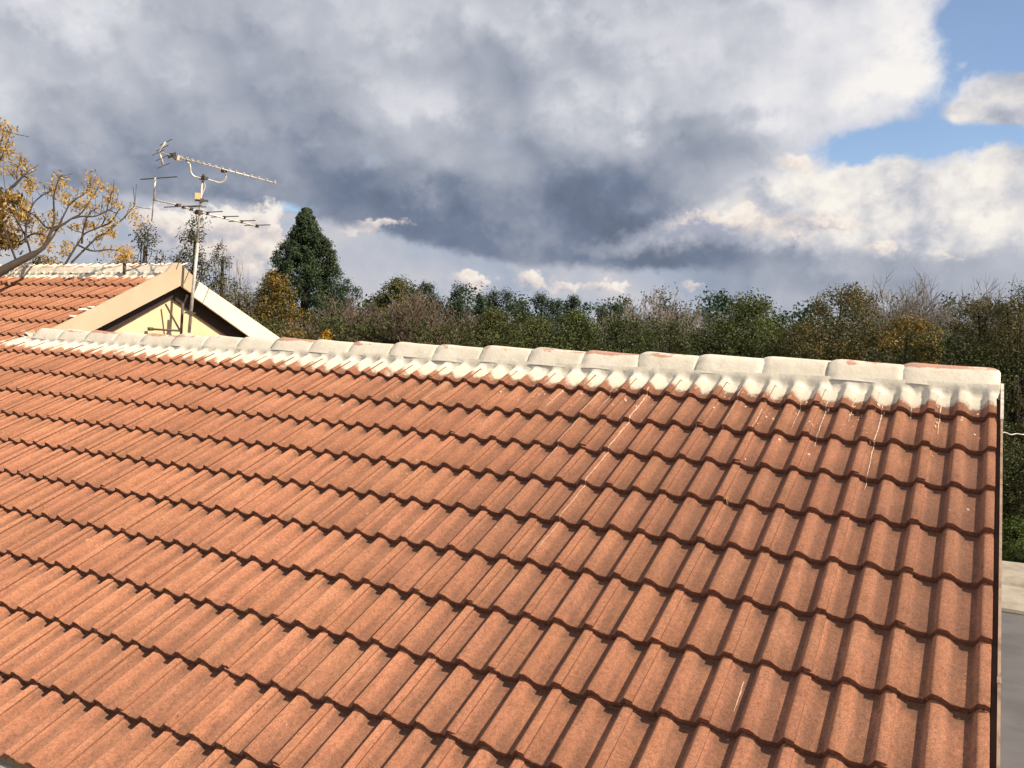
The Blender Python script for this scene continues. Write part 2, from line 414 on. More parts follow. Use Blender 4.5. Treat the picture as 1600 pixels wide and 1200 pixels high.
# ------------------------------------------------------------------ mesh and object helpers
def mesh_np(name, verts, faces, smooth=False):
    """verts (N,3); faces: list of tuples or an int array (F,k)"""
    me = bpy.data.meshes.new(name)
    v = np.asarray(verts, dtype=np.float32).reshape(-1, 3)
    if isinstance(faces, np.ndarray):
        F, k = faces.shape
        me.vertices.add(len(v)); me.vertices.foreach_set('co', v.ravel())
        me.loops.add(F * k); me.loops.foreach_set('vertex_index', faces.astype(np.int32).ravel())
        me.polygons.add(F); me.polygons.foreach_set('loop_start', np.arange(0, F * k, k, dtype=np.int32))
        me.update(calc_edges=True)
    else:
        me.from_pydata([tuple(map(float, q)) for q in v], [], faces)
    if smooth: me.polygons.foreach_set('use_smooth', [True] * len(me.polygons))
    me.validate()
    return me


def link(name, me, mat=None, parent=None, loc=(0, 0, 0)):
    o = bpy.data.objects.new(name, me); col.objects.link(o); o.location = loc
    if mat is not None and me is not None and not me.materials: me.materials.append(mat)
    if parent is not None: o.parent = parent
    return o


def tag(o, label=None, cat=None, group=None, kind=None):
    for k, v in (('label', label), ('category', cat), ('group', group), ('kind', kind)):
        if v: o[k] = v
    return o


def thing(name, label, cat, loc=(0, 0, 0), group=None):
    return tag(link(name, None, loc=loc), label, cat, group)


class MB:
    def __init__(s): s.v = []; s.f = []

    def add(s, verts, faces):
        o = len(s.v); s.v += [tuple(q) for q in verts]; s.f += [tuple(i + o for i in f) for f in faces]; return s

    def box(s, c, d, rot=None):
        c = np.array(c, float); h = np.array(d, float) / 2
        vs_ = []
        for i in range(8):
            q = np.array([(1 if i & 1 else -1) * h[0], (1 if i & 2 else -1) * h[1], (1 if i & 4 else -1) * h[2]])
            if rot is not None: q = rot @ q
            vs_.append(c + q)
        return s.add(vs_, [(0, 2, 3, 1), (4, 5, 7, 6), (0, 1, 5, 4), (2, 6, 7, 3), (0, 4, 6, 2), (1, 3, 7, 5)])

    def tube(s, pts, rad, n=8, cap=True):
        pts = [np.array(p, float) for p in pts]
        if not hasattr(rad, '__len__'): rad = [rad] * len(pts)
        ref = None; rings = []
        for i, p in enumerate(pts):
            t = pts[min(i + 1, len(pts) - 1)] - pts[max(i - 1, 0)]
            t = t / (np.linalg.norm(t) + 1e-9)
            if ref is None:
                ref = np.cross(t, (0, 0, 1) if abs(t[2]) < 0.9 else (1, 0, 0))
            ref = ref - t * (ref @ t); ref = ref / (np.linalg.norm(ref) + 1e-9)
            bn = np.cross(t, ref)
            rings.append([p + rad[i] * (math.cos(2 * math.pi * k / n) * ref + math.sin(2 * math.pi * k / n) * bn) for k in range(n)])
        o = len(s.v)
        for rg in rings: s.v += [tuple(q) for q in rg]
        for i in range(len(pts) - 1):
            for k in range(n):
                a = o + i * n + k; b = o + i * n + (k + 1) % n
                s.f.append((a, b, b + n, a + n))
        if cap:
            s.f.append(tuple(o + k for k in range(n))[::-1]); s.f.append(tuple(o + (len(pts) - 1) * n + k for k in range(n)))
        return s

    def prism(s, poly, axis_vec):
        """extrude polygon (list of 3D points) along vector"""
        n = len(poly); a = [np.array(p, float) for p in poly]; b = [p + np.array(axis_vec, float) for p in a]
        f = [tuple(range(n))[::-1], tuple(range(n, 2 * n))] + [(i, (i + 1) % n, n + (i + 1) % n, n + i) for i in range(n)]
        return s.add(a + b, f)

    def build(s, name, mat, parent=None, loc=(0, 0, 0), smooth=False):
        v = np.array(s.v) - np.array(loc) if parent is None else np.array(s.v)
        return link(name, mesh_np(name, v, s.f, smooth), mat, parent, loc)


rng = np.random.default_rng(7)
random.seed(7)


def bezier(pts, n=12):
    """Catmull-Rom through points"""
    p = [np.array(q, float) for q in pts]; p = [2 * p[0] - p[1]] + p + [2 * p[-1] - p[-2]]
    out = []
    for i in range(1, len(p) - 2):
        for k in range(n):
            t = k / n
            out.append(0.5 * ((2 * p[i]) + (-p[i - 1] + p[i + 1]) * t + (2 * p[i - 1] - 5 * p[i] + 4 * p[i + 1] - p[i + 2]) * t * t
                              + (-p[i - 1] + 3 * p[i] - 3 * p[i + 1] + p[i + 2]) * t ** 3))
    out.append(p[-2]); return out


# ------------------------------------------------------------------ roof geometry
def sm(a, b, x):
    t = np.clip((np.asarray(x, float) - a) / (b - a), 0, 1); return t * t * (3 - 2 * t)


PR = np.array([-0.026, -0.020, -0.013, -0.006, 0.000, 0.007, 0.016, 0.026, 0.035, 0.042, 0.050, 0.058, 0.066, 0.075, 0.100, 0.118, 0.124])
PZ = np.array([0.000, 0.14, 0.52, 0.86, 0.985, 1.00, 0.965, 0.88, 0.76, 0.62, 0.40, 0.20, 0.07, 0.00, -0.07, -0.05, 0.000])


def roll(r):
    """profile of one roll, r = distance right of its crest"""
    r = (np.asarray(r, float) + 0.026) % 0.15 - 0.026
    return H * np.interp(r, PR, PZ)


def roof_pt(X, s, z=0.0):
    """z = height above the bare tile bed (crest of a butt lies at H+T)"""
    z = z - (H + T)
    return np.array([X, s * CA - z * SA, Z0 + s * SA + z * CA])


def surf(X, s):
    """height of the tile surface above the bed"""
    fr = (s / G) % 1.0
    return float(roll(X)) + T * (1 - fr)


house = thing('house', 'single storey house with orange tiled roofs and white coated ridges', 'house')

# tile mesh variants (local x 0 = right edge, -0.3 = next tile; y upslope; z above bed)
XS = np.concatenate([[-0.328], -0.335 + PR[8:-1], -0.185 + PR[:-1], -0.035 + PR[:9]])


def tile_mesh(k):
    r = np.random.default_rng(100 + k)
    z = roll(XS + 0.035)
    z = z - 0.0085 * (1 - sm(-0.297, -0.272, XS))               # the next tile laps over this side
    z[0] -= 0.003
    n = len(XS); v = []; f = []
    j = r.normal(0, 0.0011, n); jz = r.normal(0, 0.0005, n)
    for q in range(r.integers(0, 3)):                           # chipped lip
        i = r.integers(3, n - 2); j[i] += 0.004; j[i + 1] += 0.002
    rows = [(0.0, -0.0035), (0.005, 0.0), (0.17, 0.0), (0.42, 0.0)]
    warp = r.normal(0, 0.0008)
    for s_, dz in rows:
        for i in range(n):
            jj = j[i] if s_ < 0.1 else 0
            v.append((XS[i], s_ + jj, z[i] + T * (1 - s_ / G) + dz + (jz[i] if s_ < 0.1 else 0) + warp * XS[i] / 0.3 * (1 - s_ / G)))
    for a in range(3):
        for i in range(n - 1): f.append((a * n + i, a * n + i + 1, (a + 1) * n + i + 1, (a + 1) * n + i))
    nt_ = len(f)
    o = len(v)                                                  # butt face
    for i in range(n): v.append(v[i])
    for i in range(n): v.append((XS[i], j[i] + 0.002, z[i] + T - 0.0325 + abs(r.normal(0, 0.0008))))
    for i in range(n - 1): f.append((o + i, o + n + i, o + n + i + 1, o + i + 1))
    o = len(v)                                                  # right edge
    v += [v[n - 1], v[4 * n - 1], (0, 0.0, v[n - 1][2] - 0.011), (0, 0.42, v[4 * n - 1][2] - 0.011)]
    f.append((o, o + 2, o + 3, o + 1))
    me = mesh_np('tile', v, f)
    me.polygons.foreach_set('use_smooth', [i < nt_ for i in range(len(f))])
    me.polygons.foreach_set('material_index', [0 if i < nt_ else 1 for i in range(len(f))])
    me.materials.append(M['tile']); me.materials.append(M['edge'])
    return me


TV = [tile_mesh(k) for k in range(8)]


def px_of(P):
    c = RW @ (np.array(P) - CAM)
    return (800 + FPX * c[0] / c[2], 600 + FPX * c[1] / c[2], c[2]) if c[2] > 0.1 else (-9999, -9999, 1)


under = MB()
for (xa, xb, s1) in ((X_GABLE, 0.045, S_NEAR), (-15.2, X_GABLE, S_MAIN)):
    under.add([roof_pt(xa, -10 * G + 0.05, -0.012), roof_pt(xb, -10 * G + 0.05, -0.012), roof_pt(xb, s1 - 0.02, -0.012), roof_pt(xa, s1 - 0.02, -0.012)], [(0, 1, 2, 3)])
slope = under.build('roof_slope', M['sheet'], house)

cells = []
for row in range(-6, 11):
    for i in range(51):
        X = X_VERGE - TW * i
        if row < 0 and X > X_GABLE + 0.02: continue
        c = roof_pt(X - 0.15, -row * G + 0.17, 0.04)
        a, b, d = px_of(c)
        vis = -25 < a < 1600 and 380 < b < 1225
        if row < 0 and X > X_GABLE - 0.2: vis = vis and True
        size = 1.0 / d if vis else 0.0
        cells.append((size, row, i, X))
cells.sort(reverse=True)
objs = 300
SV, SF = [], []
offv = 0
for k, (size, row, i, X) in enumerate(cells):
    me = TV[int(rng.integers(0, 8))]
    rz = rng.normal(0, 0.0042); dx = rng.normal(0, 0.0010); ds = rng.normal(0, 0.0026); dz = abs(rng.normal(0, 0.0014))
    loc = roof_pt(X + dx, -row * G + ds, dz)
    if k < objs and size > 0:
        o = link('tile', me, None, slope, tuple(loc)); o.rotation_euler = (PITCH, 0, rz)
    else:
        mw = Matrix.Translation(loc) @ Matrix.Rotation(rz, 4, 'Z') @ Matrix.Rotation(PITCH, 4, 'X')
        va = np.zeros(len(me.vertices) * 3, np.float32); me.vertices.foreach_get('co', va)
        va = va.reshape(-1, 3) @ np.array(mw.to_3x3()).T + np.array(mw.translation)
        li = np.zeros(len(me.loops), np.int32); me.loops.foreach_get('vertex_index', li)
        SV.append(va); SF.append(li.reshape(-1, 4) + offv); offv += len(va)
fm = mesh_np('tile_field', np.concatenate(SV), np.concatenate(SF))
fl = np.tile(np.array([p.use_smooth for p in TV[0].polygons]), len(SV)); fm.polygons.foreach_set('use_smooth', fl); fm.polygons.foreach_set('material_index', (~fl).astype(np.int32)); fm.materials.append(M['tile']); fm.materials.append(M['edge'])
tag(link('tile_field', fm, None, slope), 'remaining orange roof tiles too distant to pick apart', kind='stuff')

# back slopes (never face the camera, but the house has them)
bk = MB()
ridge_near = roof_pt(0, S_NEAR, H); ridge_main = roof_pt(0, S_MAIN, H)


def back(xa, xb, ridge, slope_, depth):
    nx = int((xb - xa) / 0.025)
    o = len(bk.v)
    for jv in range(2):
        for i in range(nx + 1):
            x = xa + (xb - xa) * i / nx
            bk.v.append((x, ridge[1] + jv * depth, ridge[2] - 0.03 - slope_ * jv * depth + float(roll(x))))
    for i in range(nx): bk.f.append((o + i, o + i + 1, o + nx + 2 + i, o + nx + 1 + i))


back(X_GABLE, 0.045, ridge_near, 0.48, 3.0); back(-15.2, X_GABLE, ridge_main, 0.48, 4.0)
bk.build('back_slope', M['tile'], house, smooth=True)


# ridge caps ---------------------------------------------------------------
def cap_f(t): return (math.sqrt(t * t + 0.085) - 0.29155) / 0.75009


def cap_mesh(k, length, end=False, deep=0.104):
    """ridge cap along +x (0 = left, high end), top at z=0.058 above the roof apex"""
    r = np.random.default_rng(300 + k)
    n = 15; v = []; f = []
    st = [(-0.050, 0.955, -0.016), (-0.028, 0.985, -0.006), (-0.002, 1.015, 0.003), (0.030, 1.03, 0.006), (0.08, 1.02, 0.004), (length * .45, 1.0, -0.003), (length * .8, 0.985, -0.009), (length, 0.96, -0.014)]
    if end: st = st[:-2] + [(length - .06, 0.99, -0.006), (length - .03, 0.97, -0.010), (length - .010, 0.92, -0.020), (length, 0.84, -0.034)]
    tilt = r.normal(0, 0.004); jw = r.normal(0, 0.012)
    for x, sc, dz in st:
        for i in range(n):
            t = -1 + 2 * i / (n - 1)
            yy = 0.118 * (sc + jw) * t
            zz = 0.062 - deep * sc * cap_f(t)
            v.append((x, yy, zz + dz + tilt * x + r.normal(0, 0.0006)))
    for a in range(len(st) - 1):
        for i in range(n - 1): f.append((a * n + i, (a + 1) * n + i, (a + 1) * n + i + 1, a * n + i + 1))
    f.append(tuple(range(n)))
    f.append(tuple((len(st) - 1) * n + i for i in range(n))[::-1])
    me = mesh_np('ridge_cap', v, f, True); me.materials.append(M['cap'])
    return me


CV = [cap_mesh(k, 0.425) for k in range(6)]
CD = [cap_mesh(20 + k, 0.425, False, 0.118) for k in range(6)]


def rise(x, Sr):                                                 # the lower ridge climbs a little towards the verge
    return 0.030 * min(1.0, max(0.0, 1 + x / 6.5)) if Sr < 1 else 0.0



def mortar_bed(name, xa, xb, Sr):
    """coated mortar pointing between the cap edges and the tile rolls"""
    nx = int((xb - xa) / 0.0125); nt_ = 7; v = []; f = []
    r = np.random.default_rng(5)
    wob = np.convolve(r.normal(0, 1, nx + 20), np.ones(7) / 7, 'same')[:nx + 1]
    for i in range(nx + 1):
        x = xa + (xb - xa) * i / nx
        for j in range(nt_):
            t = j / (nt_ - 1)
            s_ = Sr - 0.100 - (0.085 + 0.020 * wob[i]) * t
            deep = 0.118 if Sr < 1 and x > -4 else 0.104
            fr = min(1.0, (s_ % G) / G) if Sr > 1 else min(1.0, s_ / G)
            z_s = float(roll(x)) + T * (1 - fr)
            dd = Sr - s_; tt = min(1.15, dd * CA / 0.118)
            z_line = (0.062 + rise(x, Sr) - deep * cap_f(tt) + dd * SA) * CA + H + 0.003 * float(sm(0.1, 0.4, t)) - 0.003 + 0.003 * wob[i - 1]
            w_ = float(sm(0.15, 0.95, t))
            z = z_line * (1 - w_) + (z_s + 0.003) * w_
            z = max(z, z_s + 0.0015) if j < nt_ - 1 else z_s - 0.002
            v.append(roof_pt(x, s_, z))
    for i in range(nx):
        for j in range(nt_ - 1):
            a = i * nt_ + j; f.append((a, a + 1, a + nt_ + 1, a + nt_))
    return link(name, mesh_np(name, v, f, True), M['mortar'], house)


bed1 = mortar_bed('ridge_mortar', X_GABLE - 0.15, 0.048, S_NEAR)
bed2 = mortar_bed('ridge_mortar', -15.2, X_GABLE + 0.01, S_MAIN)


def caps(bed, ridge, xs, ends):
    for k, x in enumerate(xs):
        me = (CD if ridge[1] < 1 and x > -4 else CV)[int(rng.integers(0, 6))]
        if k in ends: me = ends[k]
        o = link('ridge_cap', me, None, bed, (x, ridge[1] + rng.normal(0, 0.004), ridge[2] + 0.004 + rise(x + 0.2, ridge[1]) + rng.normal(0, 0.003)))
        o.rotation_euler = (rng.normal(0, 0.012), rng.normal(0, 0.004) - (0.005 if ridge[1] < 1 else 0), rng.normal(0, 0.006))


caps(bed1, ridge_near, [-0.425 - 0.4105 * k for k in range(21)], {0: cap_mesh(40, 0.475, True, 0.118)})
caps(bed2, ridge_main, [X_GABLE - 0.27 - 0.375 * k for k in range(18)], {0: cap_mesh(41, 0.262, True)})
# crumbs of mortar along the foot of the gable verge
for k, (s_, r_) in enumerate([(0.80, .028), (0.97, .040), (1.045, .026)]):
    mb = MB(); c = roof_pt(X_GABLE - 0.06 - 0.02 * (k % 2), s_, H + T + 0.005)
    pts = [];
    for a in range(6):
        for b_ in range(4):
            th = a * math.pi / 3; ph = b_ / 3 * math.pi / 2
            rr = r_ * (0.8 + 0.4 * rng.random())
            pts.append(c + np.array([math.cos(th) * math.cos(ph) * rr * 0.8, math.sin(th) * math.cos(ph) * rr * 2.2, math.sin(ph) * rr * 0.55 - 0.012]))
    f = []
    for a in range(6):
        for b_ in range(3): f.append((a * 4 + b_, ((a + 1) % 6) * 4 + b_, ((a + 1) % 6) * 4 + b_ + 1, a * 4 + b_ + 1))
    mb.add(pts, f); mb.build('mortar_lump', M['mortar'], house, smooth=True)

# paint runs and splashes below the ridge -----------------------------------
def paint_drip(X, s0, s1, w):
    """a thin run of white paint that follows pan, butt and pan again"""
    v = []; f = []; s = s0; n = 0; x = X
    r = np.random.default_rng(int(abs(X) * 1000))
    while s > s1:
        t = (s0 - s) / max(1e-6, s0 - s1)
        bl = 0.55 + 0.45 * math.sin(s * 37 + X * 91) * math.sin(s * 83 + X * 17)
        ww = w * 0.8 * (1.15 - 0.65 * t) * (0.30 + 0.75 * bl + 0.25 * r.random())
        x += r.normal(0, 0.0007)
        for sd in (-1, 1): v.append(roof_pt(x + sd * ww, s, surf(x + sd * ww, s) + 0.0048))
        nx_ = s - 0.014
        if math.floor(s / G + 1e-9) != math.floor(nx_ / G) and nx_ > s1:            # run over the butt
            sb = math.floor(s / G + 1e-9) * G
            for sd in (-1, 1): v.append(roof_pt(x + sd * ww, sb - 0.004, surf(x + sd * ww, sb + 0.001) - 0.002))
            for sd in (-1, 1): v.append(roof_pt(x + sd * ww, sb - 0.005, surf(x + sd * ww, sb - 0.006) + 0.0048))
            nx_ = sb - 0.014
        s = nx_
    n = len(v) // 2
    for i in range(n - 1): f.append((2 * i, 2 * i + 1, 2 * i + 3, 2 * i + 2))
    link('paint_drip', mesh_np('paint_drip', v, f), M['drip'], slope)


def roof_xs(px, py):
    w = ray(px, py); n = np.array([0, -SA, CA]); p0 = np.array([0, 0, Z0]) - n * (H * 0.8)
    P = CAM + w * ((p0 - CAM) @ n) / (w @ n); return P[0], P[1] * CA + (P[2] - Z0) * SA


for (ax, ay, bx, by, w) in [(1060, 612, 812, 862, .0042), (1102, 640, 1048, 738, .0034), (1165, 612, 1118, 688, .003), (1000, 600, 905, 760, .0036),
                            (925, 610, 862, 725, .0034), (1196, 640, 1165, 690, .003), (1252, 628, 1236, 668, .0034), (1292, 625, 1272, 692, .0036),
                            (1336, 620, 1328, 655, .003), (1376, 632, 1352, 760, .004), (1424, 630, 1424, 646, .004), (1468, 630, 1467, 676, .004),
                            (960, 607, 930, 640, .003), (884, 606, 850, 640, .0026), (842, 603, 800, 650, .0026), (700, 590, 664, 632, .0024), (640, 582, 590, 640, .0022),
                            (1170, 1058, 1140, 1108, .0036)]:
    X0, s0 = roof_xs(ax, ay); X1, s1 = roof_xs(bx, by)
    paint_drip(X0 * 0.35 + X1 * 0.65, min(s0, 0.21), s1, w)

spv, spf = [], []
for k in range(420):
    if k < 330: X = -abs(rng.normal(0, 1.5)); s = 0.09 - abs(rng.normal(0, 0.24))
    else: X = -rng.uniform(0, 8); s = 0.1 - rng.uniform(0, 3.2)
    r_ = rng.uniform(0.0015, 0.006) * (1.5 if rng.random() < 0.1 else 1)
    ln = rng.uniform(0.8, 2.6); an = rng.uniform(-0.5, 0.5)
    o = len(spv)
    for i in range(6):
        th = i * math.pi / 3 + 0.2; jj = rng.uniform(0.75, 1.25)
        px_, ps_ = math.cos(th) * r_ * jj, math.sin(th) * r_ * ln * jj
        xx = X + px_ * math.cos(an) - ps_ * math.sin(an); ss = s + px_ * math.sin(an) + ps_ * math.cos(an)
        spv.append(roof_pt(xx, ss, surf(xx, ss) + 0.0016))
    spf.append(tuple(range(o, o + 6)))
tag(link('paint_splashes', mesh_np('paint_splashes', spv, spf), M['drip'], slope), 'tiny splashes of white paint on the tiles', kind='stuff')

# verge trim at the right edge ------------------------------------------------
def trim(xa, xb, s0, s1, zt, name, mat, zb=-0.05):
    mb = MB()
    mb.prism([roof_pt(xa, s0, zb), roof_pt(xb, s0, zb), roof_pt(xb, s0, zt), roof_pt(xa, s0, zt)], roof_pt(0, s1, 0) - roof_pt(0, s0, 0))
    return mb.build(name, mat, house)


trim(0.055, 0.0655, -10 * G - 0.01, -0.012, 0.046, 'verge_strip', M['trim'], -0.10)
trim(0.053, 0.0685, -0.04, S_NEAR - 0.03, 0.049, 'verge_strip', M['trimw'], -0.06)
trim(0.0535, 0.067, -5.62 * G, -5.52 * G, 0.048, 'verge_joint', M['trim'], -0.06)
mb = MB(); mb.prism([roof_pt(0.037, -10 * G + .02, -0.24), roof_pt(0.0545, -10 * G + .02, -0.24), roof_pt(0.0545, -10 * G + .02, 0.012), roof_pt(0.037, -10 * G + .02, 0.012)], roof_pt(0, S_NEAR, 0) - roof_pt(0, -10 * G + .02, 0))
mb.build('verge_board', M['vboard'], house)

# walls -------------------------------------------------------------------
SLP = math.tan(PITCH)
mb = MB(); ye, yb = -2.75, 2.9
mb.prism([(-0.25, ye, 0), (-0.25, yb, 0), (-0.25, yb, Z0 - (yb - 0.7) * SLP - 0.14), (-0.25, 0.385, Z0 + 0.02), (-0.25, ye, Z0 + ye * SLP - 0.14)], (-14.6, 0, 0))
mb.build('wall', M['wall'], house)
# gable of the higher roof
YR = 2.02; SL = math.tan(PITCH)
XW = X_GABLE - 0.15
ZA = Z0 + YR * SL - 0.005                                         # apex of the tile plane
mb = MB()
mb.prism([(XW, 0.0, 3.2), (XW, 5.0, 2.6), (XW, 5.0, ZA - 0.15 - SL * (5.0 - YR)), (XW, YR, ZA - 0.15), (XW, 0.0, ZA - 0.15 - SL * YR)], (-6.0, 0, 0))
mb.build('gable_wall', M['wall'], house)
# dark timber frieze under the verge
AZ = 4.505; YA = YR + 0.04
for sg, nm, k in ((-1, 2.0, 0.505), (1, 2.4, 0.50)):
    mb = MB(); e = YA + sg * nm; x = XW + 0.002
    mb.prism([(x, YA + 0.001 * sg, AZ), (x, e, AZ - k * nm), (x, e, ZA - 0.10 - SL * nm), (x, YA + 0.001 * sg, ZA - 0.10)], (0.035, 0, 0))
    mb.build('frieze_board', M['brown'], house)
# beige barge on the left, running over the apex
mb = MB(); x = X_GABLE - 0.02; zt = ZA; zl = 4.655; YL = YR + 0.06
mb.prism([(x, 0.42, zt - SL * (YR - 0.42)), (x, YR - 0.15, zt - 0.15 * SL + 0.012), (x, YR - 0.05, zt + 0.052), (x, YR + 0.02, zt + 0.060), (x, YR + 0.09, zt + 0.030), (x, YR + 0.30, zt + 0.025 - 0.30 * SL), (x, YR + 0.22, zl - 0.16 * SL), (x, YL, zl), (x, 0.42, zl - SL * (YL - 0.42))][::-1], (0.032, 0, 0))
mb.build('barge_board', M['beige'], house)
mb = MB(); x = X_GABLE - 0.004; Lb = 2.4
a0 = (x, YR + 0.335, zt + 0.012 - 0.335 * SL); b0 = (x, YR + 0.235, zl - 0.022 - 0.19 * SL)
mb.prism([a0, (x, a0[1] + Lb, a0[2] - 0.475 * Lb), (x, b0[1] + Lb, b0[2] - 0.51 * Lb), b0], (0.03, 0, 0))
tag(mb.build('barge_board', M['white'], house), 'cream white barge board on the far side of the gable')
# stub of vent pipe on the higher ridge
MB().tube([(-9.32, YR - 0.14, ZA - 0.09), (-9.32, YR - 0.14, ZA + 0.075)], 0.020, 10).build('vent_pipe', M['iron'], house, smooth=True)
# gutter along the eave
se = -10 * G - 0.03
gm = MB(); pr = []
for i in range(9):
    th = math.pi + i / 8 * math.pi
    pr.append((math.cos(th) * 0.062, math.sin(th) * 0.062))
e0 = roof_pt(0, se, 0)
oc = (e0[1] - 0.035, e0[2] - 0.035)
outer = [(oc[0] + a, oc[1] + b_) for a, b_ in pr]; inner = [(oc[0] + a * 0.92, oc[1] + b_ * 0.92) for a, b_ in pr][::-1]
gm.prism([(-15.2, a, b_) for a, b_ in outer + inner], (15.25, 0, 0)); gm.build('gutter', M['gutter'], house, smooth=False)
MB().box((-7.6, e0[1] + 0.04, e0[2] - 0.10), (15.2, 0.025, 0.17)).build('fascia_board', M['white'], house)

# ------------------------------------------------------------------ television antenna
MX, MY = -8.42, 2.05
DM = math.hypot(MX - CAM[0], MY - CAM[1])
VD = np.array([MX - CAM[0], MY - CAM[1], 0]) / DM               # away from the camera
RD = np.array([VD[1], -VD[0], 0])                               # to the right
ED = 0.30 * RD - 0.954 * VD                                     # direction of the rods


def A(cx, cy, dd=0.0):                                           # point from a 7.27x enlargement of the region at (220, 210)
    return at_dist(220 + cx / 7.273, 210 + cy / 7.273, DM + dd)


base = at_dist(295.4, 520, DM)
ant = thing('tv_antenna', 'rooftop television antenna with two comb shaped aerials on one leaning mast', 'antenna', tuple(base))


def apart(mb, name, mat, smooth=True, parent=None):
    v = np.array(mb.v) - base
    return link(name, mesh_np(name, v, mb.f, smooth), mat, parent or ant)


top = A(702, 488); jm = at_dist(301.5, 455, DM)
apart(MB().tube([base, jm, at_dist(309, 380, DM)], 0.019, 10), 'mast', M['mast'])
apart(MB().tube([at_dist(307.0, 400, DM) , at_dist(312, 330, DM), top], [0.0135, 0.0125, 0.0125], 10), 'mast', M['mast'])
bm = apart(MB().tube([A(215, 205), A(1525, 552)], 0.0085, 8), 'boom', M['alu'])
bx = [400, 455, 515, 575, 635, 700, 765, 840, 915, 1000, 1075, 1160, 1245, 1330, 1420, 1512]
for i, x in enumerate(bx):
    y = 205 + (x - 215) * 0.2649
    c = A(x, y - 9); ln = 0.085 - 0.002 * i
    apart(MB().tube([c - ED * ln, c + ED * ln], 0.005, 6), 'director_rod', M['alu'], parent=bm)
    apart(MB().box(A(x + 4, y - 7), (0.030, 0.030, 0.030)), 'rod_clip', M['alu'], False, bm)
rv = [A(285, 88), A(245, 150), A(205, 203), A(225, 250), A(257, 358)]
rf = apart(MB().tube(rv, 0.016, 6), 'reflector', M['alu'])
for q in [A(285, 90), A(245, 155), A(200, 205), A(238, 270), A(258, 357)]:
    apart(MB().tube([q - ED * 0.24, q + ED * 0.24], 0.0045, 6), 'reflector_rod', M['alud'], parent=rf)
# folded dipole and its joint
dp = MB()
for oy in (0, 26):
    q = A(355, 226 + oy); dp.tube([q - ED * 0.14, q + ED * 0.14], 0.008, 6)
for sg in (-1, 1): dp.tube([A(355, 226) + ED * 0.14 * sg, A(355, 252) + ED * 0.14 * sg], 0.008, 6)
dp.box(A(360, 240), (0.055, 0.05, 0.045))
apart(dp, 'dipole', M['alud'], False)
apart(MB().box(A(412, 268), (0.06, 0.05, 0.06)), 'junction_box', M['alu'], False)
apart(MB().tube(bezier([A(510, 300), A(552, 335), A(562, 380), A(570, 430), A(608, 478), A(700, 500)], 5), 0.0115, 8), 'bracket_arm', M['alu'])
apart(MB().tube(bezier([A(962, 425), A(968, 480), A(945, 530), A(900, 549), A(820, 530), A(715, 498)], 5), 0.0105, 8), 'bracket_arm', M['alu'])
apart(MB().box(A(715, 498), (0.09, 0.06, 0.035)).box(A(715, 478), (0.02, 0.03, 0.05)), 'clamp', M['iron'], False)
apart(MB().box(A(945, 420), (0.05, 0.05, 0.03)), 'clamp', M['iron'], False)
apart(MB().tube(bezier([A(610, 480), A(690, 508), A(724, 560), A(728, 610), A(702, 668), A(680, 760), A(655, 980), A(640, 1150)], 5), 0.0075, 6), 'cable', M['cable'])
bxo = MB(); R3 = np.array([RD, VD, (0, 0, 1)]).T
bxo.box(A(645, 702, -0.06), (0.060, 0.045, 0.074), R3); apart(bxo, 'amplifier_box', M['box'], False)
apart(MB().box(A(690, 750), (0.15, 0.05, 0.02), R3).box(A(690, 750), (0.05, 0.07, 0.04), R3), 'clamp', M['iron'], False)
b2 = apart(MB().tube([A(150, 745), A(420, 800), A(680, 885), A(1335, 1045)], 0.010, 8), 'boom', M['alu'])
apart(MB().box(A(425, 805), (0.06, 0.05, 0.03)).box(A(660, 885), (0.07, 0.07, 0.05)), 'clamp', M['iron'], False)
apart(MB().tube([A(165, 492), A(150, 745)], 0.013, 8), 'riser', M['alu'])
apart(MB().tube([A(145, 745), A(124, 990)], 0.006, 6), 'drop_rod', M['alud'])
q = A(165, 495)
apart(MB().tube([A(0, 511, 0.4), A(415, 480, -0.4)], 0.0075, 6), 'reflector_rod', M['alud'], parent=b2)
for (x0, y0, x1, y1) in [(265, 828, 690, 808), (470, 822, 740, 824), (600, 890, 930, 876), (800, 940, 1110, 930), (1000, 990, 1300, 978), (1180, 1035, 1470, 1028)]:
    a_, b_ = A(x0, y0, 0.42), A(x1, y1, -0.42)
    apart(MB().tube([a_, b_], 0.0065, 6), 'director_rod', M['alud'], parent=b2)
for x, y in [(490, 828), (575, 850), (760, 900), (955, 945), (1150, 993), (1322, 1042)]:
    apart(MB().box(A(x, y), (0.035, 0.035, 0.035)), 'rod_clip', M['iron'], False, b2)
apart(MB().box(at_dist(297, 489, DM), (0.13, 0.06, 0.02), R3).box(at_dist(297, 489, DM), (0.06, 0.08, 0.045), R3), 'clamp', M['iron'], False)
wb = XW + 0.05
apart(MB().tube([at_x(285.5, 474, -8.50), at_x(283, 522, -8.50)], 0.016, 8), 'wall_bracket', M['iron'])
apart(MB().tube([at_x(258.5, 475, -8.66), at_x(282, 518, -8.50)], 0.012, 8), 'strut', M['iron'])
apart(MB().tube([at_x(234, 514, -8.66), at_x(283, 517, -8.50)], 0.012, 8).box(at_x(235, 514, -8.66), (0.04, 0.05, 0.04)), 'strut', M['iron'])

